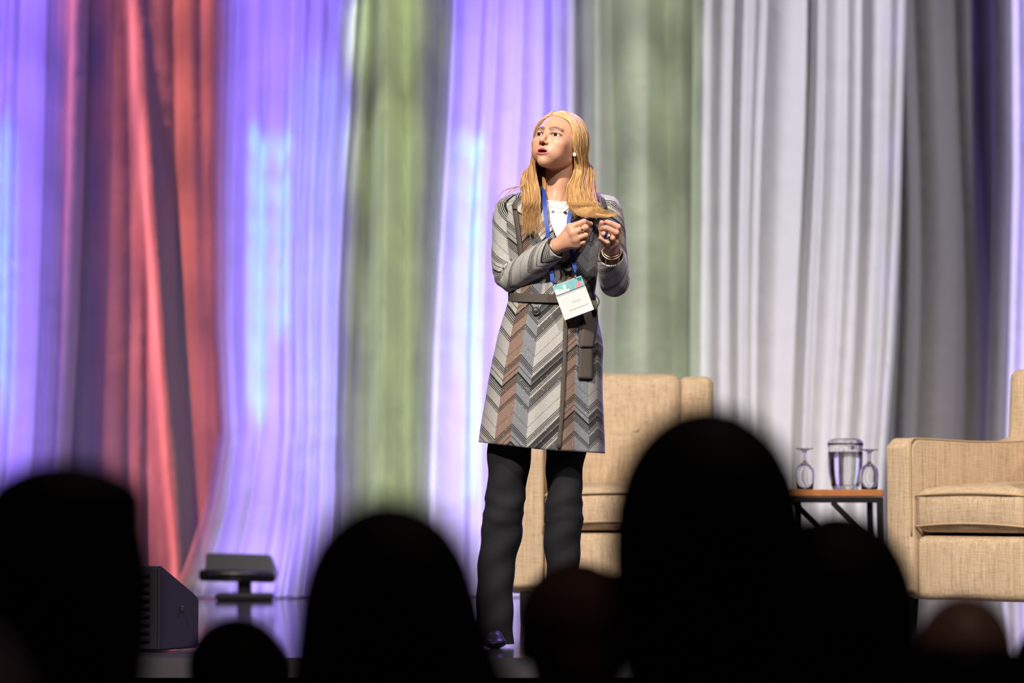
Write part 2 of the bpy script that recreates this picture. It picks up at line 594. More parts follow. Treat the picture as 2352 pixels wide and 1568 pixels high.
def drape(name, label, left, right, Y, mat, nfold, amp, seed, sheer_l=0.0, sheer_r=0.0, folds=None, sway=0.02, group=None, flare=0.0, edge_back=0.05, ridges=(), see=(1.0, 1.0)):
    rg = np.random.default_rng(seed)
    zt = 4.7
    nz_, ns = 64, 260
    zs = np.concatenate([np.linspace(0.006, 2.9, 48), np.linspace(3.0, zt, nz_ - 48)])
    s = np.linspace(0, 1, ns)
    if folds is None:
        wds = rg.uniform(0.5, 1.6, nfold)
        bd = np.concatenate([[0], np.cumsum(wds) / wds.sum()])
    else:
        bd = np.asarray(folds, dtype=float)
        nfold = len(bd) - 1
    amps = amp * rg.uniform(0.45, 1.25, nfold)
    skew = rg.uniform(-0.25, 0.25, nfold)
    ph = rg.uniform(0, 6.28, (3,))
    V = np.zeros((nz_, ns, 3))
    for i, z in enumerate(zs):
        py = P(0, 0, Y).z  # placeholder, replaced below
        # pixel row for this height at depth Y
        t = (z - CAMZ) / Y
        ang = math.atan(t) - PITCH
        row = 784 - FPX * math.tan(ang)
        xl = P(lerp_edge(left, row), row, Y).x
        xr = P(lerp_edge(right, row), row, Y).x
        wob = sway * (np.sin(2.1 * z + ph[0] + 5 * s) * 0.5 + np.sin(0.9 * z + ph[1] + 9 * s) * 0.5)
        ss = np.clip(s + wob * np.sin(np.pi * s), 0, 1)
        k = np.clip(np.searchsorted(bd, ss, side='right') - 1, 0, nfold - 1)
        f = (ss - bd[k]) / (bd[k + 1] - bd[k])
        f = np.clip(f + skew[k] * f * (1 - f), 0, 1)
        depth = amps[k] * np.sin(np.pi * f) ** 0.85
        grow = 1.0 + 0.25 * np.clip((1.0 - z), 0, 1)
        fine = 0.0025 * np.sin(31 * s + 2 * np.sin(1.1 * z + ph[2])) + 0.0008 * np.sin(83 * s + 1.5 * z)
        edge = edge_back * (np.clip(1 - s / 0.10, 0, 1) ** 2 + np.clip((s - 0.90) / 0.10, 0, 1) ** 2)
        for (pt, pb, wp, am) in ridges:      # single long folds: pixel column at the top and at row 1050
            pc = pt + (pb - pt) * np.clip(row, -900, 1300) / 1050.0
            u = (xl + (xr - xl) * s - P(pc, row, Y).x) / (wp / 490.0)
            depth = depth * (1 - 0.8 * np.exp(-(u / 1.6) ** 2)) + am * np.exp(-u * u) 
        V[i, :, 0] = xl + (xr - xl) * s
        V[i, :, 1] = Y - depth * grow + fine + edge
        V[i, :, 2] = z
        if flare and z < 0.35:
            V[i, :, 1] -= flare * (0.35 - z) ** 2 * 4
    # soften
    for _ in range(2):
        V[:, 1:-1, 1] = 0.25 * V[:, :-2, 1] + 0.5 * V[:, 1:-1, 1] + 0.25 * V[:, 2:, 1]
    F = []
    for i in range(nz_ - 1):
        for j in range(ns - 1):
            a = i * ns + j
            F.append((a, a + 1, a + ns + 1, a + ns))
    c = np.zeros((nz_, ns, 3))
    if sheer_l: c[:, s < sheer_l, 0] = see[0]
    if sheer_r: c[:, s > 1 - sheer_r, 0] = see[1]
    o = mesh_obj(name, V.reshape(-1, 3), F, mat, cols=c.reshape(-1, 3))
    return tag(o, label, 'curtain', group)


WG = 'sheer white drape panels'
GG = 'grey backdrop drapes'
WY, GY = 17.95, 18.35
drape('white_drape', 'sheer white drape glowing blue at the left edge of the stage', [(-900, -330), (0, -330), (1400, -330)], [(-900, 215), (0, 200), (400, 190), (800, 175), (1060, 160), (1400, 130)], WY, M['white_drape'], 11, 0.06, 3, 0, 0.17, group=WG, see=(1.0, 0.62))
drape('white_drape', 'blue-lit white drape behind the stage lamp, with its hem flaring on the floor',
      [(-900, 500), (0, 483), (400, 476), (750, 480), (1000, 495), (1150, 470), (1250, 440), (1310, 420), (1345, 405), (1400, 395)],
      [(-900, 900), (0, 856), (300, 838), (500, 822), (700, 811), (1050, 800), (1400, 806)], WY, M['white_drape'], 9, 0.055, 5, 0.12, 0.10, flare=0.25, group=WG, see=(0.6, 0.9))
drape('white_drape', 'white drape with bright cyan streaks directly behind the speaking woman',
      [(-900, 1050), (0, 1014), (250, 1003), (500, 985), (800, 966), (1180, 953), (1400, 940)],
      [(-900, 1380), (0, 1382), (700, 1384), (1400, 1390)], WY, M['white_drape'], 9, 0.06, 8, 0.07, 0.17, group=WG)
drape('white_drape', 'wide pale white drape with grey folds between armchair and table',
      [(-900, 1600), (0, 1594), (800, 1586), (1400, 1590)],
      [(-900, 2110), (0, 2083), (500, 2070), (800, 2056), (1100, 2034), (1400, 2015)], WY, M['white_drape'], 9, 0.085, 21, 0.0, 0.0,
      folds=[0, 0.09, 0.20, 0.285, 0.33, 0.53, 0.60, 0.72, 0.80, 0.93, 1.0], group=WG)
drape('white_drape', 'blue-lit white drape at the far right edge behind the sofa',
      [(-900, 2285), (0, 2281), (400, 2283), (800, 2274), (1100, 2262), (1400, 2255)],
      [(-900, 2700), (1400, 2700)], WY, M['white_drape'], 9, 0.06, 14, 0.10, 0, group=WG)
drape('grey_drape', 'grey backdrop drape lit red', [(-900, 60), (1400, 60)], [(-900, 640), (1400, 640)], GY, M['grey_drape'], 6, 0.13, 33,
      folds=[0, 0.16, 0.30, 0.405, 0.475, 0.60, 0.70, 0.86, 1.0], sway=0.012, group=GG, ridges=[(322, 408, 27, 0.30), (250, 240, 34, 0.10), (436, 474, 26, 0.08)])
drape('grey_drape', 'narrow grey backdrop drape lit yellow-green left of the woman', [(-900, 655), (1400, 655)], [(-900, 1180), (1400, 1180)], GY, M['grey_drape'], 7, 0.10, 41, folds=[0, 0.2, 0.36, 0.43, 0.52, 0.68, 0.85, 1.0], group=GG, sway=0.008, ridges=[(888, 880, 20, 0.13)])
drape('grey_drape', 'grey backdrop drape lit pale green above the armchair', [(-900, 1195), (1400, 1195)], [(-900, 1790), (1400, 1790)], GY, M['grey_drape'], 7, 0.09, 44, group=GG)
drape('grey_drape', 'unlit dark grey backdrop drape above the table and sofa', [(-900, 1805), (1400, 1805)], [(-900, 2620), (1400, 2620)], GY, M['grey_drape'], 11, 0.10, 47, group=GG)
drape('grey_drape', 'grey backdrop drape hidden behind the leftmost white drape', [(-900, -500), (1400, -500)], [(-900, 45), (1400, 45)], GY, M['grey_drape'], 7, 0.10, 49, group=GG)


# ------------------------------------------------------------------ furniture
def rounded(w_, d, h, bev, seg=4, crown=0.0, sub=6, front_crown=0.0):
    """rounded upholstery block centred at the origin, optionally crowned"""
    bm = bmesh.new()
    r = bmesh.ops.create_cube(bm, size=1.0)
    bmesh.ops.scale(bm, vec=(w_, d, h), verts=bm.verts)
    bmesh.ops.bevel(bm, geom=list(bm.edges), offset=bev, segments=seg, affect='EDGES', profile=0.5)
    bmesh.ops.subdivide_edges(bm, edges=[e for e in bm.edges if e.calc_length() > min(w_, d, h) * 0.3], cuts=sub, use_grid_fill=True)
    for v in bm.verts:
        x, y, z = v.co.x / (w_ / 2), v.co.y / (d / 2), v.co.z / (h / 2)
        cx, cy = max(0, 1 - x * x), max(0, 1 - y * y)
        v.co.z += crown * math.sqrt(cx * cy) * max(0, z) if crown else 0
        if front_crown and y < -0.3:
            v.co.y -= front_crown * cx * max(0, 1 - z * z) * (-y)
    return bm


def armchair(loc, rz, label, W=0.76, D=0.90):
    t = empty('armchair', loc, rz, label, 'armchair', 'beige linen armchairs on the stage')
    aw, leg, base_h, seat_top, arm_h, back_h = 0.122, 0.115, 0.225, 0.50, 0.685, 0.945
    iw = W - 2 * aw

    def put(bm, name, c, mat=M['linen'], parent=t, smooth=True, tilt=0.0):
        if tilt: bmesh.ops.rotate(bm, cent=(0, 0, 0), matrix=Matrix.Rotation(tilt, 3, 'X'), verts=bm.verts)
        bmesh.ops.translate(bm, vec=c, verts=bm.verts)
        return bm_obj(name, bm, mat, parent, smooth)
    fy = -D / 2
    put(rounded(iw - 0.004, D - 0.12, base_h, 0.028, front_crown=0.012), 'base', (0, fy + 0.012 + (D - 0.12) / 2, leg + base_h / 2))
    # seat cushion with piping round both edges
    ch = seat_top - (leg + base_h) - 0.012
    cd_ = D - 0.28
    cy = fy + 0.004 + cd_ / 2
    cu = put(rounded(iw - 0.006, cd_, ch, 0.035, crown=0.030, front_crown=0.016), 'seat_cushion', (0, cy, seat_top - ch / 2))
    for sg in (1, -1):
        zc = seat_top - ch / 2 + sg * (ch / 2 - 0.020)
        pts = []
        hw, hd = (iw - 0.006) / 2, cd_ / 2
        for k in range(49):
            x = -hw + 2 * hw * k / 48
            xx = x / hw
            pts.append((x, cy - hd + 0.009 - 0.021 * (1 - xx ** 4), zc + (0.010 if sg > 0 else 0.012) * (1 - xx * xx)))
        Vv, Ff = tube(pts, 0.0042, 6)
        mesh_obj('piping', Vv, Ff, M['piping'], cu)
    for sg in (-1, 1):
        # arm: profile in the depth-height plane that rises into the back
        prof = [(fy, leg + 0.03), (fy - 0.004, 0.30), (fy - 0.008, arm_h - 0.03), (fy + 0.03, arm_h), (fy + 0.35, arm_h - 0.010), (fy + 0.60, arm_h - 0.006),
                (fy + 0.69, arm_h + 0.018), (fy + 0.77, arm_h + 0.10), (D / 2 - 0.02, arm_h + 0.16), (D / 2 - 0.02, leg + 0.02), (fy + 0.05, leg)]
        bm = bmesh.new()
        x0, x1 = (sg * (W / 2 - aw), sg * W / 2)
        a = [bm.verts.new((x0, y, z)) for y, z in prof]
        c = [bm.verts.new((x1, y, z)) for y, z in prof]
        bm.faces.new(a)
        bm.faces.new(c[::-1])
        n = len(prof)
        for i in range(n):
            bm.faces.new((a[i], a[(i + 1) % n], c[(i + 1) % n], c[i]))
        bmesh.ops.recalc_face_normals(bm, faces=bm.faces)
        bmesh.ops.bevel(bm, geom=list(bm.edges), offset=0.014, segments=3, affect='EDGES', profile=0.5)
        ar = bm_obj('arm', bm, M['linen'], t, True)
        pp = [(x0 + sg * 0.004, y, z) for (y, z) in [(fy - 0.003, 0.34), (fy - 0.006, arm_h - 0.05), (fy + 0.002, arm_h - 0.012), (fy + 0.03, arm_h - 0.004), (fy + 0.20, arm_h - 0.008), (fy + 0.35, arm_h - 0.012), (fy + 0.60, arm_h - 0.008), (fy + 0.69, arm_h + 0.015), (fy + 0.76, arm_h + 0.085)]]
        Vv, Ff = tube(catmull(pp, 70), 0.0036, 6)
        mesh_obj('piping', Vv, Ff, M['piping'], ar)
    # back frame, wings, tufted back cushion
    put(rounded(W, 0.13, back_h - leg - 0.03, 0.04, crown=0.0), 'back', (0, D / 2 - 0.085, leg + (back_h - leg - 0.03) / 2), tilt=R(-4))
    for sg in (-1, 1):
        put(rounded(aw + 0.012, 0.17, back_h - arm_h + 0.12, 0.035), 'wing', (sg * (W / 2 - aw / 2 - 0.002), D / 2 - 0.155, arm_h - 0.12 + (back_h - 0.012 - arm_h + 0.12) / 2), tilt=R(-4))
    bm = rounded(iw + 0.006, 0.17, back_h - seat_top + 0.03, 0.045, front_crown=0.035, sub=10)
    bh = back_h - seat_top + 0.03
    tuft = [(-0.085, 0.02), (0.085, 0.02)]
    for v in bm.verts:
        if v.co.y < 0:
            for (tx, tz) in tuft:
                d2 = (v.co.x - tx) ** 2 + (v.co.z - tz) ** 2
                v.co.y += 0.022 * math.exp(-d2 / 0.0016)
    bc = put(bm, 'back_cushion', (0, D / 2 - 0.185, seat_top - 0.025 + bh / 2), tilt=R(-4))
    for (tx, tz) in tuft:
        bm = bmesh.new()
        bmesh.ops.create_uvsphere(bm, u_segments=16, v_segments=10, radius=0.011)
        bmesh.ops.scale(bm, vec=(1, 0.5, 1), verts=bm.verts)
        bmesh.ops.translate(bm, vec=(tx, D / 2 - 0.185 - 0.103 - tz * 0.07, seat_top - 0.025 + bh / 2 + tz), verts=bm.verts)
        bm_obj('button', bm, M['linen'], bc, True)
    for sx in (-1, 1):
        for sy in (-1, 1):
            bm = bmesh.new()
            vs = bm_box(bm, (sx * (W / 2 - 0.055), sy * (D / 2 - 0.06), (leg + 0.01) / 2), (0.045, 0.045, leg + 0.01), None, 0.003, 1)
            for v in bm.verts:
                if v.co.z < leg * 0.5:
                    v.co.x += (sx * (W / 2 - 0.055) - v.co.x) * 0.25
                    v.co.y += (sy * (D / 2 - 0.06) - v.co.y) * 0.25
            bm_obj('leg', bm, M['dark_wood'], t)
    return t


c1x = P(1418, 1125, 14.25).x
armchair((c1x, 14.25 + 0.45, 0), R(-2), 'beige linen armchair with tufted back standing behind the woman')
a_ = R(47)
Wc, Dc = 0.76, 0.90
corner = P(2036, 1125, 13.62)
f_ = Vector((-math.sin(a_), -math.cos(a_), 0))
r_ = Vector((math.cos(a_), -math.sin(a_), 0))
org = Vector((corner.x, 13.62, 0)) - f_ * Dc / 2 + r_ * Wc / 2
armchair(org, -a_, 'beige linen armchair angled beside the table at the right edge')

# side table
TY = 14.05
tl, tr_ = P(1768, 1125, TY).x, P(2029, 1125, TY).x
t = empty('side_table', ((tl + tr_) / 2, TY + 0.2, 0), 0, 'orange wood topped side table with black steel frame and diagonal braces', 'table')
tw, td, th = tr_ - tl, 0.42, 0.502
bm = bmesh.new()
bm_box(bm, (0, 0, th - 0.013), (tw, td, 0.026), None, 0.003, 1)
bm_obj('table_top', bm, M['wood'], t)
for (sy) in (-1, 1):
    bm = bmesh.new()
    bar(bm, (-tw / 2 + 0.004, sy * (td / 2 - 0.012), th - 0.0375), (tw / 2 - 0.004, sy * (td / 2 - 0.012), th - 0.0375), 0.021, 0.021)
    bm_obj('rail', bm, M['steel'], t)
for sx in (-1, 1):
    bm = bmesh.new()
    bar(bm, (sx * (tw / 2 - 0.013), -td / 2 + 0.02, th - 0.0375), (sx * (tw / 2 - 0.013), td / 2 - 0.02, th - 0.0375), 0.021, 0.021)
    bm_obj('rail', bm, M['steel'], t)
for sx, sy in ((1, -1), (1, 1), (-1, -1), (-1, 1)):
    bm = bmesh.new()
    x = sx * (tw / 2 - 0.013)
    bar(bm, (x, sy * (td / 2 - 0.012), 0.0), (x, sy * (td / 2 - 0.012), th - 0.028), 0.022, 0.022)
    bm_obj('leg', bm, M['steel'], t)
x0 = P(1912, 1125, TY).x - t.location.x
bm = bmesh.new()
bar(bm, (x0, -td / 2 + 0.012, th - 0.046), (tw / 2 - 0.018, -td / 2 + 0.012, 0.275), 0.017, 0.02)
bm_obj('brace', bm, M['steel'], t)
x1 = P(1818, 1125, TY + 0.4).x - t.location.x
bm = bmesh.new()
bar(bm, (x1, td / 2 - 0.035, th - 0.046), (x1 + 0.30, td / 2 - 0.035, 0.16), 0.017, 0.02)
bm_obj('brace', bm, M['steel'], t)
bm = bmesh.new()
xx = P(1830, 1125, TY + 0.4).x - t.location.x
bar(bm, (xx, td / 2 - 0.012, 0.0), (xx, td / 2 - 0.012, th - 0.04), 0.022, 0.022)
bm_obj('leg', bm, M['steel'], t)


def goblet(px, Y, label, s=1.0):
    x = P(px, 1125, Y).x
    # upside down: rim on the table, foot in the air
    out = [(0.031, 0.000), (0.0345, 0.03), (0.0365, 0.055), (0.0345, 0.073), (0.026, 0.087), (0.013, 0.096), (0.0075, 0.101), (0.0055, 0.110), (0.0055, 0.132), (0.009, 0.142), (0.020, 0.1475), (0.033, 0.150), (0.033, 0.1525), (0.0, 0.1525)]
    inn = [(0.0, 0.0905), (0.012, 0.0895), (0.024, 0.082), (0.0325, 0.070), (0.0345, 0.055), (0.0325, 0.03), (0.0292, 0.0)]
    prof = [(r * s, z * s) for r, z in inn + out]
    V, F = lathe(prof, 40)
    o = mesh_obj('goblet', V, F, M['glass'])
    o.location = (x, Y, th + 0.0005)
    return tag(o, label, 'glass', 'upturned goblets on the side table')


goblet(1848, TY + 0.19, 'upturned clear goblet standing alone at the left of the table', 1.0)
goblet(1997, TY + 0.10, 'upturned clear goblet standing in front of the pitcher', 0.97)
px_ = P(1942, 1125, TY + 0.24)
t = empty('water_pitcher', (px_.x, TY + 0.24, th + 0.0005), 0, 'clear ribbed pitcher of water on the side table', 'pitcher')
ro = [(0.046, 0.0), (0.051, 0.010), (0.056, 0.03), (0.061, 0.06), (0.064, 0.10), (0.0655, 0.160), (0.067, 0.172)]
ri = [(0.0645, 0.172), (0.063, 0.160), (0.0615, 0.10), (0.0585, 0.06), (0.0535, 0.03), (0.048, 0.014), (0.0, 0.012)]
prof = [(0.0, 0.0)] + ro + ri
V, F = lathe(prof, 96)
ang = np.arctan2(V[:, 1], V[:, 0])
rr = np.hypot(V[:, 0], V[:, 1])
k = 1 + 0.012 * np.cos(18 * ang) * ((rr > 0.045) & (V[:, 2] < 0.15))
V[:, 0] *= k
V[:, 1] *= k
mesh_obj('jug', V, F, M['glass'], t)
V, F = lathe([(0.0, 0.0125), (0.0478, 0.0145), (0.0532, 0.03), (0.0582, 0.06), (0.0612, 0.10), (0.0625, 0.140), (0.0, 0.1402)], 64)
mesh_obj('water', V, F, M['water'], t)
V, F = lathe([(0.0665, 0.1725), (0.060, 0.184), (0.040, 0.190), (0.012, 0.191), (0.0, 0.191), (0.0, 0.188), (0.012, 0.188), (0.038, 0.187), (0.057, 0.181), (0.063, 0.1725)], 48)
mesh_obj('lid', V, F, M['glass'], t)
pth = catmull([(0.03, 0.055, 0.155), (0.045, 0.10, 0.165), (0.055, 0.125, 0.13), (0.05, 0.115, 0.08), (0.03, 0.058, 0.05)], 24)
V, F = tube(pth, 0.007, 10)
mesh_obj('handle', V, F, M['glass'], t)

# LED wash lamp on the floor behind
LY = 17.43
lx = P(548, 1125, LY).x
t = empty('stage_lamp', (lx, LY, 0), 0, 'black flat LED wash lamp tilted towards the blue-lit drape', 'stage lamp')
bm = bmesh.new()
prof = [(-0.16, 0.0), (0.125, 0.0), (0.165, 0.0)]
q = Matrix.Rotation(R(-18), 3, 'X')
# housing: trapezoid back shell
a = [(-0.152, -0.05, 0.105), (0.180, -0.05, 0.095), (0.125, 0.03, 0.208), (-0.150, 0.03, 0.216)]
c = [(-0.152, 0.09, 0.125), (0.180, 0.09, 0.115), (0.145, 0.10, 0.205), (-0.150, 0.10, 0.213)]
va = [bm.verts.new(p) for p in a]
vc = [bm.verts.new(p) for p in c]
bm.faces.new(va)
bm.faces.new(vc[::-1])
for i in range(4):
    bm.faces.new((va[i], va[(i + 1) % 4], vc[(i + 1) % 4], vc[i]))
bmesh.ops.recalc_face_normals(bm, faces=bm.faces)
bmesh.ops.bevel(bm, geom=list(bm.edges), offset=0.006, segments=2, affect='EDGES')
bm_obj('housing', bm, plain('lamp_grey', (0.09, 0.092, 0.088), 0.5), t)
bm = bmesh.new()
bm_box(bm, (0.0, -0.01, 0.112), (0.345, 0.16, 0.052), Matrix.Rotation(R(1.5), 3, 'Y'), 0.016, 3)
bm_obj('rim', bm, plain('lamp_gloss', (0.010, 0.010, 0.012), 0.18), t, True)
bm = bmesh.new()
bm_box(bm, (0.028, 0.0, 0.060), (0.062, 0.06, 0.06), None, 0.006, 2)
bm_obj('neck', bm, M['black'], t)
bm = bmesh.new()
bm_box(bm, (0.03, 0.0, 0.018), (0.26, 0.15, 0.034), None, 0.01, 2)
bm_obj('base', bm, M['black'], t)
for xk in (-0.12, 0.085, 0.12):  # blue cones standing in for blue reflections on the glossy rim
    bm = bmesh.new()
    bmesh.ops.create_cone(bm, cap_ends=True, segments=14, radius1=0.009, radius2=0.006, depth=0.012)
    bmesh.ops.rotate(bm, cent=(0, 0, 0), matrix=Matrix.Rotation(R(90), 3, 'X'), verts=bm.verts)
    bmesh.ops.translate(bm, vec=(xk, -0.094, 0.120), verts=bm.verts)
    bm_obj('blue_glint', bm, plain('lamp_glint', (0.03, 0.025, 0.12), 0.2), t, True)

# floor monitor at the left of the stage front
MY = 11.85
n_ = Vector((0.93, -0.36, 0))
e_ = Vector((0.36, 0.93, 0))
o_ = P(366, 1125, MY)
t = empty('stage_monitor', (o_.x, MY, 0), 0, 'black wedge floor monitor at the left front of the stage', 'speaker')


def mon(u, v, wv):
    q_ = e_ * u + n_ * (-v)
    return (q_.x, q_.y, wv)


prof = [(0.0, 0.005), (0.0, 0.262), (0.02, 0.268), (0.27, 0.170), (0.285, 0.155), (0.285, 0.005)]
bm = bmesh.new()
A = [bm.verts.new(mon(u, 0.0, z)) for u, z in prof]
B_ = [bm.verts.new(mon(u, 0.46, z)) for u, z in prof]
bm.faces.new(A)
bm.faces.new(B_[::-1])
for i in range(len(prof)):
    bm.faces.new((A[i], A[(i + 1) % 6], B_[(i + 1) % 6], B_[i]))
bmesh.ops.recalc_face_normals(bm, faces=bm.faces)
bmesh.ops.bevel(bm, geom=list(bm.edges), offset=0.006, segments=2, affect='EDGES')
bm_obj('cabinet', bm, plain('monitor_paint', (0.011, 0.010, 0.018), 0.6), t)
bm = bmesh.new()
for k in range(9):
    a = Vector(mon(-0.006, 0.03, 0.04 + 0.025 * k))
    c = Vector(mon(-0.006, 0.43, 0.04 + 0.025 * k))
    bar(bm, a, c, 0.006, 0.012)
bm_obj('grille', bm, M['black'], t)
bm = bmesh.new()
bm_box(bm, Vector(mon(0.16, -0.002, 0.13)), (0.012, 0.012, 0.02), None, 0.003, 1)
bm_obj('socket', bm, M['black'], t)


# ------------------------------------------------------------------ implicit-surface mesher for bodies
def axis(*segs):
    out = []
    for a, b_, h in segs:
        n = max(1, int(round((b_ - a) / h)))
        out.append(np.linspace(a, b_, n, endpoint=False))
    out.append(np.array([segs[-1][1]]))
    return np.concatenate(out).astype(np.float32)


class Vox:
    def __init__(s, xs, ys, zs):
        s.x, s.y, s.z = xs, ys, zs
        s.D = np.full((len(xs), len(ys), len(zs)), 0.5, dtype=np.float32)

    def box(s, lo, hi):
        r = []
        for ax, a, b_ in zip((s.x, s.y, s.z), lo, hi):
            i = max(0, int(np.searchsorted(ax, a)) - 1)
            j = min(len(ax), int(np.searchsorted(ax, b_)) + 1)
            r.append(slice(i, max(j, i)))
        return tuple(r)

    def grid(s, sl):
        return s.x[sl[0]][:, None, None], s.y[sl[1]][None, :, None], s.z[sl[2]][None, None, :]

    def apply(s, fn, lo, hi, k, op='add'):
        m = k + 0.012
        sl = s.box([a - m for a in lo], [a + m for a in hi])
        X, Y, Z = s.grid(sl)
        if X.size == 0 or Y.size == 0 or Z.size == 0: return
        d = fn(X, Y, Z).astype(np.float32)
        a = s.D[sl]
        if op == 'add':
            h = np.maximum(k - np.abs(a - d), 0) / max(k, 1e-6)
            s.D[sl] = np.minimum(a, d) - h * h * k * 0.25
        else:
            d = -d
            h = np.maximum(k - np.abs(a - d), 0) / max(k, 1e-6)
            s.D[sl] = np.maximum(a, d) + h * h * k * 0.25

    def capsule(s, a, b_, ra, rb=None, k=0.004, op='add'):
        rb = ra if rb is None else rb
        a, b_ = np.array(a, float), np.array(b_, float)
        ba = b_ - a
        L2 = float(ba @ ba) + 1e-12

        def fn(X, Y, Z):
            px, py, pz = X - a[0], Y - a[1], Z - a[2]
            h = np.clip((px * ba[0] + py * ba[1] + pz * ba[2]) / L2, 0, 1)
            return np.sqrt((px - ba[0] * h) ** 2 + (py - ba[1] * h) ** 2 + (pz - ba[2] * h) ** 2) - (ra + (rb - ra) * h)
        r = max(ra, rb)
        s.apply(fn, np.minimum(a, b_) - r, np.maximum(a, b_) + r, k, op)

    def ell(s, c, rad, Rm=None, k=0.01, op='add'):
        """ellipsoid centred c, radii rad along the columns of Rm"""
        c = np.array(c, float)
        Rm = np.eye(3) if Rm is None else np.array(Rm)
        rad = np.array(rad, float)

        def fn(X, Y, Z):
            px, py, pz = X - c[0], Y - c[1], Z - c[2]
            q = [px * Rm[0, i] + py * Rm[1, i] + pz * Rm[2, i] for i in range(3)]
            k0 = np.sqrt(sum((q[i] / rad[i]) ** 2 for i in range(3)))
            k1 = np.sqrt(sum((q[i] / rad[i] ** 2) ** 2 for i in range(3))) + 1e-9
            return k0 * (k0 - 1.0) / k1
        e = np.abs(Rm) @ rad
        s.apply(fn, c - e, c + e, k, op)

    def mesh(s):
        D = s.D
        S = D < 0
        c = [S[i:S.shape[0] - 1 + i, j:S.shape[1] - 1 + j, k:S.shape[2] - 1 + k] for i in (0, 1) for j in (0, 1) for k in (0, 1)]
        allin = c[0].copy()
        anyin = c[0].copy()
        for q in c[1:]:
            allin &= q
            anyin |= q
        mixed = anyin & ~allin
        I, J, K = np.nonzero(mixed)
        idx = np.full(mixed.shape, -1, dtype=np.int32)
        idx[I, J, K] = np.arange(len(I))
        acc = np.zeros((len(I), 3))
        cnt = np.zeros(len(I))
        cor = [(i, j, k) for i in (0, 1) for j in (0, 1) for k in (0, 1)]
        pos = {}
        val = {}
        for q in cor:
            val[q] = D[I + q[0], J + q[1], K + q[2]]
            pos[q] = np.stack([s.x[I + q[0]], s.y[J + q[1]], s.z[K + q[2]]], 1).astype(float)
        for ai in range(8):
            for bi in range(ai + 1, 8):
                a, b_ = cor[ai], cor[bi]
                if sum(abs(a[t_] - b_[t_]) for t_ in range(3)) != 1: continue
                va, vb = val[a], val[b_]
                cr = (va < 0) != (vb < 0)
                t_ = np.where(cr, va / np.where(va == vb, 1, va - vb), 0)
                p = pos[a] + (pos[b_] - pos[a]) * t_[:, None]
                acc += p * cr[:, None]
                cnt += cr
        V = acc / cnt[:, None]
        F = []
        nx, ny, nz_ = S.shape
        for d in range(3):
            sl0 = [slice(None)] * 3
            sl1 = [slice(None)] * 3
            sl0[d] = slice(0, -1)
            sl1[d] = slice(1, None)
            e = S[tuple(sl0)] != S[tuple(sl1)]
            i, j, k = np.nonzero(e)
            A = [i, j, k]
            o1, o2 = [q for q in range(3) if q != d]
            ok = (A[o1] > 0) & (A[o2] > 0) & (A[o1] < S.shape[o1] - 1) & (A[o2] < S.shape[o2] - 1)
            A = [q[ok] for q in A]
            ins = S[A[0], A[1], A[2]]

            def cell(u, v):
                B2 = [q.copy() for q in A]
                B2[o1] += u
                B2[o2] += v
                return idx[B2[0], B2[1], B2[2]]
            q4 = np.stack([cell(-1, -1), cell(0, -1), cell(0, 0), cell(-1, 0)], 1)
            flip = ins if d != 1 else ~ins
            q4 = np.where(flip[:, None], q4, q4[:, ::-1])
            F.append(q4)
        F = np.concatenate(F)
        F = F[(F >= 0).all(1)]
        return V, F


def relax(V, F, it=1, lam=0.5):
    for _ in range(it):
        acc = np.zeros_like(V)
        cnt = np.zeros(len(V))
        for a in range(4):
            b_ = (a + 1) % 4
            np.add.at(acc, F[:, a], V[F[:, b_]])
            np.add.at(acc, F[:, b_], V[F[:, a]])
            np.add.at(cnt, F[:, a], 1)
            np.add.at(cnt, F[:, b_], 1)
        V = V * (1 - lam) + lam * acc / np.maximum(cnt, 1)[:, None]
    return V


# ------------------------------------------------------------------ the speaking woman
WY0 = 12.30


def W(px, py, dy=0.0):
    return np.array(P(px, py, WY0 + dy))


foot = P(1245, 1484, WY0)
woman = empty('person', (foot.x, WY0, 0.0), 0, 'blond woman speaking on stage in a belted grey chevron coat and dark trousers', 'person')

HC = W(1284.5, 329, -0.015)
Rh = np.array(Matrix.Rotation(R(-29), 3, 'Z') @ Matrix.Rotation(R(-15), 3, 'X') @ Matrix.Rotation(R(4), 3, 'Y'))


def H(x, y, z):
    return HC + Rh @ np.array([x, y, z], float)


x0w, x1w = W(1105, 500)[0], W(1465, 500)[0]
vx = Vox(axis((x0w, W(1205, 500)[0], 0.004), (W(1205, 500)[0], W(1440, 500)[0], 0.0019), (W(1440, 500)[0], x1w, 0.004)),
         axis((WY0 - 0.33, WY0 + 0.0, 0.0019), (WY0 + 0.0, WY0 + 0.17, 0.005)),
         axis((0.0, 1.20, 0.008), (1.20, 1.40, 0.0019), (1.40, 1.46, 0.003), (1.46, 1.745, 0.0017)))

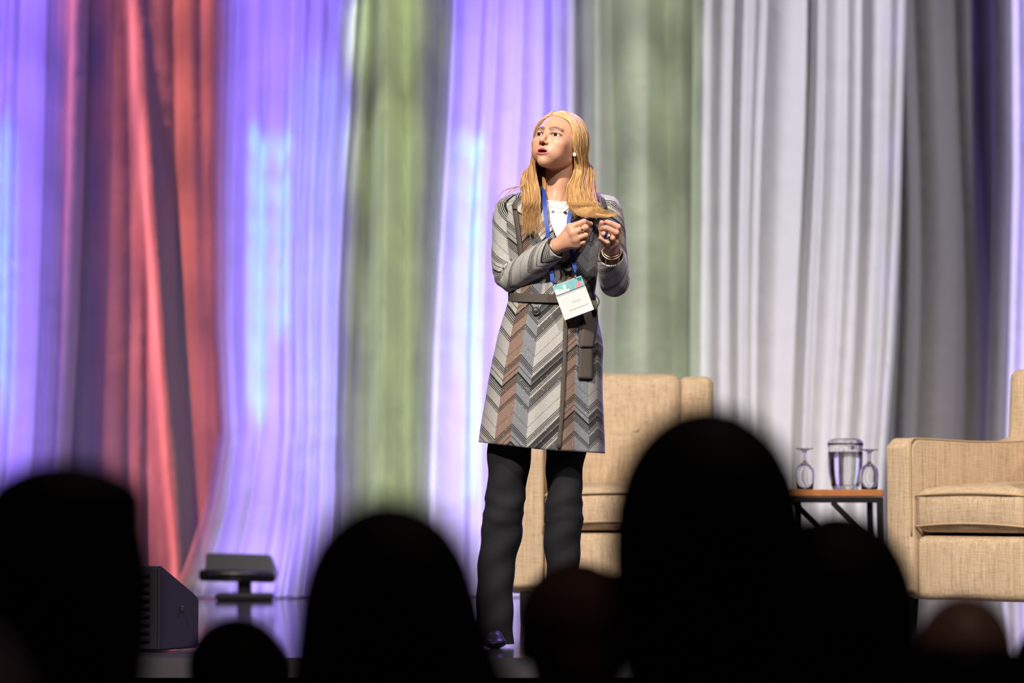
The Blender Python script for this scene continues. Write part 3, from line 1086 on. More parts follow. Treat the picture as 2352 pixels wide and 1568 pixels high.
# head
vx.ell(H(0, 0.012, 0.026), (0.070, 0.090, 0.074), Rh, 0.01)
vx.ell(H(0, -0.028, -0.014), (0.0605, 0.060, 0.074), Rh, 0.03)
vx.ell(H(0, -0.042, -0.050), (0.046, 0.046, 0.036), Rh, 0.03)
vx.capsule(H(-0.043, 0.000, -0.056), H(0.0, -0.070, -0.086), 0.014, 0.014, 0.018)
vx.capsule(H(0.043, 0.000, -0.056), H(0.0, -0.070, -0.086), 0.014, 0.014, 0.018)
vx.ell(H(0, -0.079, -0.086), (0.016, 0.013, 0.012), Rh, 0.014)
for sg in (-1, 1):
    vx.ell(H(sg * 0.037, -0.064, -0.024), (0.022, 0.020, 0.018), Rh, 0.02)      # cheek bones
    vx.ell(H(sg * 0.029, -0.064, -0.054), (0.019, 0.017, 0.020), Rh, 0.022)
    vx.capsule(H(sg * 0.013, -0.0840, 0.018), H(sg * 0.038, -0.0720, 0.020), 0.0045, 0.004, 0.018)  # brow
    vx.ell(H(sg * 0.0305, -0.097, 0.001), (0.0150, 0.012, 0.0100), Rh, 0.010, 'sub')            # socket
    vx.ell(H(sg * 0.0305, -0.0725, 0.001), (0.0150, 0.0138, 0.0130), Rh, 0.004)                 # lids
# nose
vx.capsule(H(0, -0.084, 0.010), H(0, -0.106, -0.026), 0.0060, 0.0075, 0.012)
vx.ell(H(0, -0.1085, -0.0285), (0.0078, 0.0078, 0.0070), Rh, 0.006)
for sg in (-1, 1):
    vx.ell(H(sg * 0.0108, -0.0970, -0.0325), (0.0058, 0.0080, 0.0056), Rh, 0.006)
    vx.ell(H(sg * 0.0060, -0.1020, -0.0388), (0.0034, 0.0050, 0.0036), Rh, 0.002, 'sub')
# mouth: lips pushed forward around an open mouth
MZ = -0.0605
vx.ell(H(0, -0.082, MZ), (0.024, 0.013, 0.016), Rh, 0.014)
LIPU = [H(-0.0250, -0.0835, MZ - 0.0018), H(-0.013, -0.0925, MZ + 0.0042), H(-0.004, -0.0960, MZ + 0.0064), H(0.004, -0.0960, MZ + 0.0064), H(0.013, -0.0925, MZ + 0.0042), H(0.0250, -0.0835, MZ - 0.0018)]
LIPL = [H(-0.0235, -0.0845, MZ - 0.0020), H(-0.013, -0.0920, MZ - 0.0064), H(-0.004, -0.0950, MZ - 0.0084), H(0.004, -0.0950, MZ - 0.0084), H(0.013, -0.0920, MZ - 0.0064), H(0.0235, -0.0845, MZ - 0.0020)]
for L, r0 in ((LIPU, 0.0028), (LIPL, 0.0041)):
    for i in range(5):
        ra = r0 * (0.4 if i == 0 else 1)
        rb = r0 * (0.4 if i == 4 else 1)
        vx.capsule(L[i], L[i + 1], ra, rb, 0.0025)
vx.ell(H(0, -0.0940, MZ + 0.0002), (0.0165, 0.020, 0.0040), Rh, 0.0015, 'sub')
# eye openings
for sg in (-1, 1):
    vx.ell(H(sg * 0.0305, -0.088, 0.0000), (0.0140, 0.0100, 0.0049), Rh, 0.0012, 'sub')
# ears
for sg in (-1, 1):
    vx.ell(H(sg * 0.069, 0.016, -0.012), (0.007, 0.016, 0.029), Rh, 0.006)
    vx.ell(H(sg * 0.066, 0.000, -0.034), (0.006, 0.008, 0.009), Rh, 0.005)
# neck and torso core (under the clothes)
NB = W(1282, 452, 0.015)
vx.capsule(H(0, 0.028, -0.050), NB, 0.046, 0.050, 0.012)
vx.capsule(H(0.03, 0.03, -0.06), W(1275, 450, -0.03), 0.012, 0.010, 0.02)
vx.ell(W(1280, 500, 0.005), (0.125, 0.062, 0.075), None, 0.03)
vx.ell(W(1275, 590, 0.0), (0.105, 0.075, 0.16), None, 0.04)
vx.ell(W(1268, 760, 0.01), (0.115, 0.085, 0.16), None, 0.04)
# legs to the feet (under the trousers)
vx.capsule(W(1205, 860, 0.01), W(1160, 1180, 0.0), 0.062, 0.045, 0.03)
vx.capsule(W(1160, 1180, 0.0), W(1142, 1440, 0.03), 0.045, 0.032, 0.02)
vx.capsule(W(1142, 1445, 0.03), W(1134, 1466, -0.10), 0.030, 0.022, 0.02)
vx.capsule(W(1310, 860, 0.01), W(1297, 1180, 0.0), 0.062, 0.045, 0.03)
vx.capsule(W(1297, 1180, 0.0), W(1294, 1440, 0.03), 0.045, 0.032, 0.02)
vx.capsule(W(1294, 1445, 0.03), W(1296, 1466, -0.10), 0.030, 0.022, 0.02)
# arms
RS, RE, RW = W(1172, 484, 0.0), W(1168, 634, -0.02), W(1279, 565, -0.165)
LS, LE, LW = W(1398, 484, 0.0), W(1413, 648, -0.03), W(1404, 573, -0.215)
for S_, E_, Wr in ((RS, RE, RW), (LS, LE, LW)):
    vx.capsule(S_, E_, 0.030, 0.028, 0.02)
    vx.capsule(E_, Wr, 0.028, 0.0225, 0.015)
vx.capsule(W(1230, 478, 0), RS, 0.03, 0.03, 0.02)
vx.capsule(W(1340, 478, 0), LS, 0.03, 0.03, 0.02)


def hand(wrist, mcps, chains, thumb, r=0.0088, palm=0.0125, kk=0.010):
    for m_ in mcps:
        vx.capsule(wrist, m_, 0.017, palm, kk)
    for i in range(3):
        vx.capsule(mcps[i], mcps[i + 1], palm - 0.001, palm - 0.001, kk)
        mid = (mcps[i] + mcps[i + 1]) / 2 * 0.6 + wrist * 0.4
        vx.capsule(wrist, mid, 0.017, palm, kk)
    for m_, ch, s_ in zip(mcps, chains, (1.0, 1.0, 0.95, 0.84)):
        p = m_
        rr_ = palm * 0.86 * s_
        for q, rq in zip(ch, (0.0092, 0.0084, 0.0070)):
            vx.capsule(p, q, rr_, rq * s_, 0.0022)
            p, rr_ = q, rq * s_
    p, rr_ = thumb[0], 0.0135
    for q, rq in zip(thumb[1:], (0.0110, 0.0092, 0.0078)):
        vx.capsule(p, q, rr_, rq, 0.003)
        p, rr_ = q, rq


hand(RW,
     [W(1310, 522, -0.195), W(1317, 535, -0.200), W(1322, 549, -0.196), W(1324, 561, -0.186)],
     [[W(1341, 509, -0.205), W(1350, 513, -0.180), W(1354, 515, -0.168)],
      [W(1346, 522, -0.210), W(1350, 528, -0.180), W(1340, 534, -0.162)],
      [W(1345, 540, -0.204), W(1346, 546, -0.176), W(1334, 548, -0.160)],
      [W(1340, 556, -0.192), W(1340, 560, -0.168), W(1330, 560, -0.155)]],
     [W(1296, 544, -0.165), W(1322, 522, -0.165), W(1340, 514, -0.162), W(1357, 514, -0.160)])
hand(LW,
     [W(1420, 538, -0.240), W(1417, 549, -0.246), W(1410, 558, -0.250), W(1401, 565, -0.248)],
     [[W(1420, 521, -0.268), W(1401, 512, -0.274), W(1393, 509, -0.270)],
      [W(1416, 534, -0.276), W(1391, 523, -0.282), W(1384, 526, -0.266)],
      [W(1407, 547, -0.280), W(1386, 537, -0.282), W(1381, 541, -0.264)],
      [W(1396, 556, -0.276), W(1380, 546, -0.275), W(1377, 549, -0.260)]],
     [W(1396, 562, -0.232), W(1384, 540, -0.244), W(1381, 524, -0.256), W(1382, 511, -0.272)], kk=0.008)
V, F = vx.mesh()
del vx
V = relax(V, F, 1, 0.4)
# skin colours (pigment): lips, brows, lash lines, blush
Hl = (V - HC) @ Rh            # head coordinates
cols = np.tile(np.array([0.60, 0.33, 0.225]), (len(V), 1))
cols *= (1 + nrng.normal(0, 0.015, len(V)))[:, None]


def seg_d(p, a, b_):
    ba = b_ - a
    h = np.clip(((p - a) @ ba) / (ba @ ba), 0, 1)
    return np.linalg.norm(p - a - h[:, None] * ba, axis=1)


def paint(mask, col):
    cols[:] = cols * (1 - mask[:, None]) + np.array(col) * mask[:, None]


ishead = np.linalg.norm(Hl, axis=1) < 0.16
for sg in (-1, 1):
    g = np.exp(-((Hl[:, 0] - sg * 0.046) ** 2 + (Hl[:, 1] + 0.06) ** 2 + (Hl[:, 2] + 0.034) ** 2) / 0.0006) * ishead
    paint(0.35 * g, (0.55, 0.22, 0.17))
    bl = [np.array([sg * a_, b_, c_]) for a_, b_, c_ in ((0.012, -0.091, 0.0170), (0.027, -0.085, 0.0235), (0.045, -0.072, 0.0180))]
    d = np.minimum(seg_d(Hl, bl[0], bl[1]), seg_d(Hl, bl[1], bl[2]))
    paint(np.clip((0.0072 - d) / 0.0035, 0, 1) * 0.85 * ishead, (0.15, 0.075, 0.045))
    # lash line round the opening, soft shadow pigment above
    ex = (Hl[:, 0] - sg * 0.0305) / 0.0142
    ez = Hl[:, 2] / 0.0056
    rr_ = np.sqrt(ex ** 2 + ez ** 2)
    near = (Hl[:, 1] < -0.06) & ishead
    up = np.where(Hl[:, 2] > 0.001, 1.0, 0.45)
    paint(np.clip(1.6 - np.abs(rr_ - 1.10) / 0.22, 0, 1) * 0.95 * up * near, (0.03, 0.018, 0.015))
lip = np.full(len(V), 1.0)
for L in (LIPU, LIPL):
    for i in range(5):
        lip = np.minimum(lip, seg_d(V, np.array(L[i]), np.array(L[i + 1])))
paint(np.clip((0.0054 - lip) / 0.0012, 0, 1), (0.40, 0.075, 0.095))
inside = (np.abs(Hl[:, 0]) < 0.017) & (np.abs(Hl[:, 2] - MZ) < 0.0050) & (Hl[:, 1] > -0.0910) & ishead & (Hl[:, 1] < -0.06)
paint(inside * 1.0, (0.10, 0.015, 0.02))
for g_ in (W(1357, 514, -0.16), W(1354, 515, -0.168), W(1382, 511, -0.272), W(1393, 509, -0.27)):
    paint(np.exp(-((V - g_) ** 2).sum(1) / 0.0001) * 0.45, (0.62, 0.22, 0.17))
mesh_obj('body', V, F, M['skin'], woman, world=True, cols=cols)

# eyes
for sg in (-1, 1):
    c0 = H(sg * 0.0305, -0.0725, 0.001)
    gaze = Rh @ np.array([0.0, -1, -0.03])
    gaze /= np.linalg.norm(gaze)
    bm = bmesh.new()
    bmesh.ops.create_uvsphere(bm, u_segments=96, v_segments=72, radius=0.0128)
    vv = np.array([v.co[:] for v in bm.verts])
    ff = [[v.index for v in f.verts] for f in bm.faces]
    bm.free()
    dn = (vv / 0.0128) @ gaze
    ang = np.degrees(np.arccos(np.clip(dn, -1, 1)))
    cc = np.tile(np.array([0.62, 0.58, 0.56]), (len(vv), 1))
    cc[ang < 31] = (0.018, 0.030, 0.036)
    cc[ang < 15] = (0.004, 0.004, 0.005)
    mesh_obj('eye', vv + c0, ff, M['eye'], woman, world=True, cols=cc)

# ------------------------------------------------------------------ coat
rows = [  # py, left px, right px, half depth (m), centre dy
    (1030, 1099, 1390, 0.150, 0.010), (1000, 1102, 1389, 0.148, 0.010), (960, 1108, 1387, 0.145, 0.010), (920, 1115, 1385, 0.141, 0.010), (880, 1121, 1384, 0.137, 0.010),
    (840, 1128, 1384, 0.133, 0.010), (800, 1137, 1386, 0.130, 0.010), (770, 1143, 1382, 0.126, 0.010), (740, 1152, 1375, 0.120, 0.008), (715, 1160, 1371, 0.113, 0.005),
    (692, 1167, 1367, 0.106, 0.003), (674, 1171, 1366, 0.104, 0.002), (650, 1172, 1370, 0.107, 0.0), (610, 1168, 1376, 0.115, -0.002), (570, 1164, 1384, 0.122, -0.003),
    (535, 1160, 1391, 0.122, 0.0), (505, 1157, 1400, 0.112, 0.004), (482, 1158, 1406, 0.098, 0.008), (466, 1162, 1404, 0.083, 0.010), (453, 1172, 1396, 0.072, 0.012), (443, 1188, 1378, 0.062, 0.014), (436, 1204, 1358, 0.056, 0.016), (431, 1220, 1342, 0.052, 0.018)]
bounds = [0.0, 0.125, 0.25, 0.375, 0.635, 0.755, 0.875, 0.95, 1.0]
# columns over the front: every panel boundary is a mesh column
qf = []
for i in range(8):
    n = max(4, int((bounds[i + 1] - bounds[i]) * 84))
    qf += [bounds[i] + (bounds[i + 1] - bounds[i]) * k / n for k in range(n)]
qf.append(1.0)
qf = np.array(qf)
rr0 = np.array(rows, dtype=float)
pyf = np.concatenate([np.linspace(1030, 700, 66), np.linspace(696, 431, 76)])
order = np.argsort(rr0[:, 0])


def smooth_interp(x, xs, ys):
    y = np.interp(x, xs, ys)
    for _ in range(3):
        y[1:-1] = 0.25 * y[:-2] + 0.5 * y[1:-1] + 0.25 * y[2:]
    return y


XL = smooth_interp(pyf, rr0[order, 0], rr0[order, 1])
XR = smooth_interp(pyf, rr0[order, 0], rr0[order, 2])
DP = smooth_interp(pyf, rr0[order, 0], rr0[order, 3])
CY = smooth_interp(pyf, rr0[order, 0], rr0[order, 4])
nf = len(qf)
nb = 40
sl = [-1, 1, -1, 1, 1, -1, 1, -1]          # direction of the stripes in each panel


def tfun(q, width):
    tot = np.zeros_like(q)
    for i in range(8):
        tot += sl[i] * (np.clip(q, bounds[i], bounds[i + 1]) - bounds[i]) * width
    return tot


Vc, UV = [], []
for i, py in enumerate(pyf):
    L_, R_ = XL[i], XR[i]
    low = np.clip((py - 700) / 330, 0, 1)
    px = L_ + (R_ - L_) * qf
    s_ = 2 * qf - 1
    yy = -(np.clip(1 - np.abs(s_) ** 2.3, 0, 1)) ** (1 / 2.3) * DP[i]
    # soft folds of the skirt
    yy = yy + low * 0.010 * np.sin(9 * qf + 0.8) * (1 - s_ ** 2) + low * 0.006 * np.sin(23 * qf + 2)
    hem = low ** 3 * (np.interp(qf, [0, 0.5, 1], [-15, 2, 11]))
    width_m = (R_ - L_) / 717.0
    tf = tfun(qf, width_m)
    for k in range(nf):
        p = W(px[k], py + hem[k], CY[i] + yy[k])
        Vc.append(p)
        pi = np.searchsorted(bounds, qf[k], side='right') - 1
        UV.append((min(qf[k] * 1.0, 0.9999), p[2] - tf[k]))
    sb = np.linspace(1, -1, nb + 2)[1:-1]
    for k in range(nb):
        q = (sb[k] + 1) / 2
        yb = (np.clip(1 - abs(sb[k]) ** 2.3, 0, 1)) ** (1 / 2.3) * DP[i] * 0.95
        h2 = low ** 3 * (np.interp(q, [0, 0.5, 1], [-15, 2, 11]))
        p = W(L_ + (R_ - L_) * q, py + h2, CY[i] + yb)
        Vc.append(p)
        UV.append((q, p[2] - tfun(np.array([q]), width_m)[0]))
Vc = np.array(Vc)
UV = np.array(UV)
nr = nf + nb
# opening polygon of the collar in photo pixels (left neck, right neck, V bottom)
VOP = [(1240, 425), (1334, 425), (1330, 452), (1318, 485), (1306, 528), (1297, 562), (1291, 575), (1284, 558), (1272, 530), (1256, 490), (1245, 458)]


def inpoly(x, y, poly):
    c = False
    j = len(poly) - 1
    for i in range(len(poly)):
        xi, yi = poly[i]
        xj, yj = poly[j]
        if (yi > y) != (yj > y) and x < (xj - xi) * (y - yi) / (yj - yi) + xi: c = not c
        j = i
    return c


Fc = []
pan = []
for i in range(len(pyf) - 1):
    for k in range(nr):
        k2 = (k + 1) % nr
        if k < nf - 1:
            qc = (qf[k] + qf[k2]) / 2
            if inpoly(XL[i] + (XR[i] - XL[i]) * qc, pyf[i] - 2, VOP): continue
            pn = int(np.searchsorted(bounds, qc, side='right') - 1)
        else:
            qb = 0.5 if k < nf else (1 + np.linspace(1, -1, nb + 2)[min(nb, k - nf + 1)]) / 2
            pn = 7 if k == nf - 1 else (0 if k2 == 0 else int(np.clip(np.searchsorted(bounds, qb, side='right') - 1, 0, 7)))
        Fc.append((i * nr + k, i * nr + k2, (i + 1) * nr + k2, (i + 1) * nr + k))
        pan.append(pn)


def coat_piece(name, V, F, uv, pan, parent, mat=None, thick=0.0):
    o = mesh_obj(name, V, F, mat or M['coat'], parent, world=True)
    me = o.data
    lay = me.uv_layers.new(name='pat')
    li = np.empty(len(me.loops), dtype=np.int32)
    me.loops.foreach_get('vertex_index', li)
    arr = uv[li].copy()
    ls = np.empty(len(me.polygons), dtype=np.int32)
    lt = np.empty(len(me.polygons), dtype=np.int32)
    me.polygons.foreach_get('loop_start', ls)
    me.polygons.foreach_get('loop_total', lt)
    for s0, n0, p0 in zip(ls, lt, pan):
        arr[s0:s0 + n0, 0] = p0 + 0.5
    lay.data.foreach_set('uv', arr.astype(np.float32).ravel())
    if thick:
        md = o.modifiers.new('thick', 'SOLIDIFY')
        md.thickness = thick
        md.offset = -1
    return o


coat = coat_piece('coat', Vc, Fc, UV, pan, woman, thick=0.004)
BVH_COAT = BVHTree.FromPolygons([Vector(v) for v in Vc], [list(f) for f in Fc])


def on_coat(px, py, off=0.004, default=-0.10):
    """point of the coat's front seen at that pixel, moved off towards the front"""
    o = Vector((0, 0, CAMZ))
    d = (P(px, py, WY0) - o).normalized()
    hit = BVH_COAT.ray_cast(o, d)
    if hit[0] is None: return W(px, py, default)
    p = hit[0] - d * off
    return np.array(p)


def sheet(name, rowsL, rowsR, off, mat, parent, n=10, m=24, thick=0.003, bulge=0.0, target=on_coat, uv=False, pn=3):
    """cloth patch between two pixel polylines laid on the coat"""
    Lp = catmull(rowsL, m)
    Rp = catmull(rowsR, m)
    V, U = [], []
    for i in range(m):
        for k in range(n):
            t_ = k / (n - 1)
            p = Lp[i] * (1 - t_) + Rp[i] * t_
            o_ = off + bulge * math.sin(math.pi * t_)
            q = target(p[0], p[1], o_)
            V.append(q)
            U.append((0, q[2] - 1.0 * (p[0] / 717.0)))
    V = np.array(V)
    G = V.reshape(m, n, 3)
    for _ in range(6):
        G[1:-1, :, 1] = 0.25 * G[:-2, :, 1] + 0.5 * G[1:-1, :, 1] + 0.25 * G[2:, :, 1]
    V = G.reshape(-1, 3)
    F = [(i * n + k, i * n + k + 1, (i + 1) * n + k + 1, (i + 1) * n + k) for i in range(m - 1) for k in range(n - 1)]
    if uv:
        return coat_piece(name, V, F, np.array(U), [pn] * len(F), parent, thick=thick)
    o = mesh_obj(name, V, F, mat, parent, world=True)
    md = o.modifiers.new('thick', 'SOLIDIFY')
    md.thickness = thick
    md.offset = 0
    return o


# sleeves
def sleeve(path, radii, label_pan, twist, name='sleeve', seg=48, n=70):
    pth = catmull(path, n)
    rad = np.interp(np.linspace(0, 1, n), np.linspace(0, 1, len(radii)), radii)
    T, Nn, Bn = frames(pth)
    L = np.concatenate([[0], np.cumsum(np.linalg.norm(np.diff(pth, axis=0), axis=1))])
    V, U, F, pn = [], [], [], []
    bend = np.linalg.norm(np.gradient(T, axis=0), axis=1)
    bend = np.convolve(bend, np.ones(9) / 9, 'same')
    bend /= bend.max()
    for i in range(n):
        for k in range(seg):
            a = 2 * math.pi * k / seg
            wr = 1 + 0.055 * bend[i] * math.sin(L[i] * 300 + 1.6 * math.sin(a)) + 0.012 * math.sin(L[i] * 70 + 3 * a)
            d = Nn[i] * math.cos(a) + Bn[i] * math.sin(a)
            V.append(pth[i] + d * rad[i] * wr)
            x = a / (2 * math.pi)
            tri = abs(((2 * x + twist) % 2) - 1)
            U.append((0, -L[i] + 0.125 * tri))
    for i in range(n - 1):
        for k in range(seg):
            k2 = (k + 1) % seg
            F.append((i * seg + k, i * seg + k2, (i + 1) * seg + k2, (i + 1) * seg + k))
            pn.append(label_pan[0] if ((2 * k / seg + twist) % 2) < 1 else label_pan[1])
    o = coat_piece(name, np.array(V), F, np.array(U), pn, coat, thick=0.004)
    return pth, rad, o


rs_path, rs_rad, _ = sleeve([W(1208, 476, 0.012), W(1173, 486, 0.012), W(1163, 560, 0.005), W(1164, 615, -0.005), W(1180, 636, -0.03), W(1225, 606, -0.10), W(1256, 583, -0.140), W(1276, 568, -0.160)],
                            [0.034, 0.053, 0.046, 0.047, 0.049, 0.049, 0.043, 0.038], (8, 9), 1.5)
ls_path, ls_rad, _ = sleeve([W(1360, 476, 0.012), W(1392, 486, 0.012), W(1407, 570, 0.008), W(1412, 630, -0.006), W(1411, 648, -0.05), W(1407, 622, -0.115), W(1405, 600, -0.165), W(1404, 587, -0.190)],
                            [0.034, 0.052, 0.045, 0.045, 0.047, 0.047, 0.044, 0.041], (10, 9), 1.5)

# lapels, collar, front edge
LAP = M['trim']
def near_chest(px, py, off):
    return on_coat(px, py, off, -np.interp(py, [452, 485, 530, 600], [0.075, 0.105, 0.124, 0.122]))


# broad revers with taupe binding: her right side (photo left)
sheet('lapel', [(1243, 452), (1236, 478), (1228, 505), (1238, 545), (1262, 580), (1284, 602)], [(1252, 455), (1261, 485), (1274, 520), (1286, 553), (1293, 574), (1294, 600)], 0.006, None, coat, uv=True, pn=9, target=near_chest)
sheet('lapel_binding', [(1232, 455), (1225, 480), (1218, 505), (1228, 548), (1255, 586), (1284, 610)], [(1244, 455), (1237, 482), (1229, 506), (1239, 543), (1264, 577), (1289, 601)], 0.009, LAP, coat, n=5)
sheet('lapel', [(1326, 452), (1316, 485), (1303, 528), (1296, 560), (1291, 575), (1291, 600)], [(1340, 452), (1345, 480), (1356, 505), (1346, 545), (1325, 580), (1302, 602)], 0.006, None, coat, uv=True, pn=9, target=near_chest)
sheet('lapel_binding', [(1339, 455), (1344, 480), (1354, 505), (1344, 544), (1322, 577), (1297, 601)], [(1350, 455), (1355, 480), (1366, 505), (1354, 548), (1331, 584), (1303, 608)], 0.009, LAP, coat, n=5)
# collar tabs over the shoulders
def near_top(px, py, off):
    return on_coat(px, py, off, -0.045)


sheet('collar', [(1240, 444), (1214, 448), (1190, 461), (1182, 474)], [(1246, 462), (1228, 478), (1206, 490), (1192, 488)], 0.010, None, coat, uv=True, pn=9, target=near_top)
sheet('collar_binding', [(1216, 446), (1194, 452), (1180, 464), (1178, 480)], [(1216, 454), (1200, 458), (1189, 468), (1189, 481)], 0.014, LAP, coat, n=4, target=near_top)
sheet('collar', [(1332, 444), (1354, 446), (1376, 458), (1388, 470)], [(1330, 462), (1346, 476), (1366, 486), (1380, 484)], 0.010, None, coat, uv=True, pn=9, target=near_top)
sheet('collar_binding', [(1350, 444), (1374, 449), (1388, 460), (1394, 478)], [(1350, 452), (1369, 457), (1379, 466), (1384, 480)], 0.014, LAP, coat, n=4, target=near_top)
# dark front edge of the skirt and princess seam at the right armhole
sheet('front_edge', [(1294, 738), (1292, 830), (1287, 930), (1279, 1028)], [(1304, 738), (1301, 830), (1296, 930), (1288, 1030)], 0.005, LAP, coat, n=4)
sheet('front_edge', [(1288, 606), (1290, 640), (1292, 680)], [(1296, 606), (1298, 640), (1300, 680)], 0.005, LAP, coat, n=4)
sheet('armhole_seam', [(1176, 470), (1180, 500), (1186, 540), (1191, 590)], [(1187, 468), (1191, 500), (1196, 540), (1201, 590)], 0.006, M['trim'], coat, n=4)


def disc_on(name, px, py, r, off, mat, parent, h=0.004):
    c = on_coat(px, py, off)
    prof = [(0, h), (r * 0.55, h), (r * 0.62, h * 0.75), (r * 0.78, h * 0.8), (r * 0.92, h * 1.2), (r, h * 0.6), (r, -h)]
    V, F = lathe(prof, 28)
    V = V[:, [0, 2, 1]] * np.array([1, -1, 1])
    return mesh_obj(name, V + c, F, mat, parent, world=True)


disc_on('button', 1304, 612, 0.0155, 0.008, M['button'], coat)
disc_on('button', 1231, 714, 0.0130, 0.006, M['button'], coat)
disc_on('button', 1302, 716, 0.0130, 0.006, M['button'], coat)
# belt round the waist and its hanging end
bp_ = []
for k in range(121):
    a = 2 * math.pi * k / 120
    xc, rx = (1268), 101
    s_ = math.cos(a)
    py = 682 + 3 * s_ + (3 if math.sin(a) < 0 else 0)
    yd = -math.copysign((1 - abs(s_) ** 2.3 + 1e-9) ** (1 / 2.3), -math.sin(a)) * (0.106 + 0.006)
    bp_.append((xc + rx * s_, py, yd))
V, F = [], []
for (px, py, yd) in bp_:
    for dz in (-0.0135, 0.0135):
        for dd in (0.0, 0.004):
            p = W(px, py, 0.003 + yd * (1 + dd * 8))
            p[2] += dz
            V.append(p)
for k in range(120):
    a = k * 4
    c = (k + 1) * 4
    F += [(a + 1, c + 1, c + 3, a + 3), (a, a + 2, c + 2, c), (a + 2, a + 3, c + 3, c + 2), (a, c, c + 1, a + 1)]
belt = mesh_obj('belt', np.array(V), F, M['trim'], coat, world=True, smooth=False)
sheet('belt_end', [(1336, 690), (1337, 740), (1333, 797)], [(1370, 690), (1372, 740), (1364, 797)], 0.012, M['trim'], coat, n=6, thick=0.004)
sheet('belt_end', [(1330, 740), (1330, 800), (1328, 869)], [(1360, 740), (1362, 800), (1362, 871)], 0.007, M['trim'], coat, n=6, thick=0.004)
pth = catmull([W(1364, 676, -0.03), W(1372, 682, -0.035), W(1376, 693, -0.04), W(1371, 706, -0.04)], 14)
V, F = tube(pth, 0.0022, 6)
mesh_obj('belt_loop', V, F, M['trim'], coat, world=True)

# white top under the coat
V, F = [], []
qs = np.linspace(0, 1, 40)
srows = np.linspace(452, 620, 34)
for i, py in enumerate(srows):
    for q in qs:
        px = 1225 + (1352 - 1225) * q
        s_ = 2 * q - 1
        dip = 12 * (1 - s_ ** 2) * max(0, 1 - i / 6.0)
        dep = np.interp(py, [445, 470, 520, 620], [0.058, 0.082, 0.108, 0.112])
        V.append(W(px, py + dip + 3, 0.004 - dep * (1 - 0.55 * abs(s_) ** 2.2) + 0.0025 * math.sin(px * 0.25 + py * 0.12)))
for i in range(33):
    for k in range(39):
        F.append((i * 40 + k, i * 40 + k + 1, (i + 1) * 40 + k + 1, (i + 1) * 40 + k))
top = mesh_obj('white_top', np.array(V), F, M['shirt'], woman, world=True)
md = top.modifiers.new('thick', 'SOLIDIFY')
md.thickness = 0.003
pth = [np.array(V[k]) + np.array([0, -0.0015, 0.001]) for k in range(40)]
pth2 = catmull(pth, 60)
Vt, Ft = tube(pth2, 0.0036, 8, ry=0.0055)
mesh_obj('neckband', Vt, Ft, M['shirt'], top, world=True)

# necklace with clover pendants
pth = catmull([W(1258, 462, -0.088), W(1264, 472, -0.1), W(1278, 477, -0.105), W(1292, 477, -0.104), W(1302, 468, -0.095)], 30)
V, F = tube(pth, 0.0007, 5)
nk = mesh_obj('necklace', V, F, M['gold'], woman, world=True)
for (px, py) in ((1264, 472), (1293, 476)):
    bm = bmesh.new()
    for dx, dz in ((0.003, 0), (-0.003, 0), (0, 0.003), (0, -0.003)):
        g = bmesh.ops.create_uvsphere(bm, u_segments=10, v_segments=6, radius=0.0034)
        bmesh.ops.scale(bm, vec=(1, 0.4, 1), verts=g['verts'])
        bmesh.ops.translate(bm, vec=Vector(W(px, py, -0.108)) + Vector((dx, 0, dz)), verts=g['verts'])
    bm_obj('pendant', bm, M['pearl'], nk, True, world=True)

# trousers: two legs and the seat
def leg_rows(rows, n=60, seg=36, seed=0):
    rg = np.random.default_rng(seed)
    a_ = np.array(rows, dtype=float)
    pys = np.linspace(a_[0, 0], a_[-1, 0], n)
    xl = smooth_interp(pys, a_[:, 0], a_[:, 1])
    xr = smooth_interp(pys, a_[:, 0], a_[:, 2])
    V, F = [], []
    for i, py in enumerate(pys):
        c, r_ = (xl[i] + xr[i]) / 2, (xr[i] - xl[i]) / 2 / 717.0
        knee = math.exp(-((py - 1170) / 45.0) ** 2)
        for k in range(seg):
            a = 2 * math.pi * k / seg
            wr = 0.0022 * math.sin(py * 0.075 + 2.2 * math.cos(a) + seed) + 0.0026 * knee * math.sin(py * 0.16 + 1.5 * math.sin(2 * a + seed))
            dpt = r_ * 1.08 + (0.010 * knee if math.sin(a) < 0 else 0)
            p = W(c, py, 0.0)
            V.append((p[0] + (r_ + wr) * math.cos(a), WY0 + 0.005 + (dpt + wr * 2) * math.sin(a), p[2]))
    for i in range(n - 1):
        for k in range(seg):
            k2 = (k + 1) % seg
            F.append((i * seg + k, (i + 1) * seg + k, (i + 1) * seg + k2, i * seg + k2))
    return V, F


V1, F1 = leg_rows([(800, 1150, 1275), (900, 1135, 1250), (1000, 1121, 1226), (1060, 1119, 1218), (1110, 1121, 1211), (1150, 1113, 1204), (1165, 1110, 1203), (1200, 1108, 1202), (1240, 1104, 1198), (1280, 1099, 1186), (1320, 1096, 1180), (1400, 1094, 1178), (1478, 1090, 1180)], seed=1)
V2, F2 = leg_rows([(800, 1265, 1378), (900, 1262, 1372), (1000, 1255, 1352), (1050, 1253, 1345), (1080, 1254, 1338), (1120, 1257, 1336), (1155, 1254, 1340), (1200, 1250, 1338), (1250, 1249, 1334), (1310, 1256, 1329), (1400, 1257, 1328), (1478, 1252, 1336)], seed=4)
Vp = []
for i, py in enumerate(np.linspace(745, 905, 12)):
    for k in range(36):
        a = 2 * math.pi * k / 36
        p = W(1264 + 106 * math.cos(a), py, 0.005 + 0.105 * math.sin(a))
        Vp.append(p)
Fp = [(i * 36 + k, (i + 1) * 36 + k, (i + 1) * 36 + (k + 1) % 36, i * 36 + (k + 1) % 36) for i in range(11) for k in range(36)]
n1, n2 = len(V1), len(V1) + len(V2)
mesh_obj('trousers', np.array(list(V1) + list(V2) + [tuple(p) for p in Vp]), F1 + [tuple(i + n1 for i in f) for f in F2] + [tuple(i + n2 for i in f) for f in Fp], M['trousers'], woman, world=True)
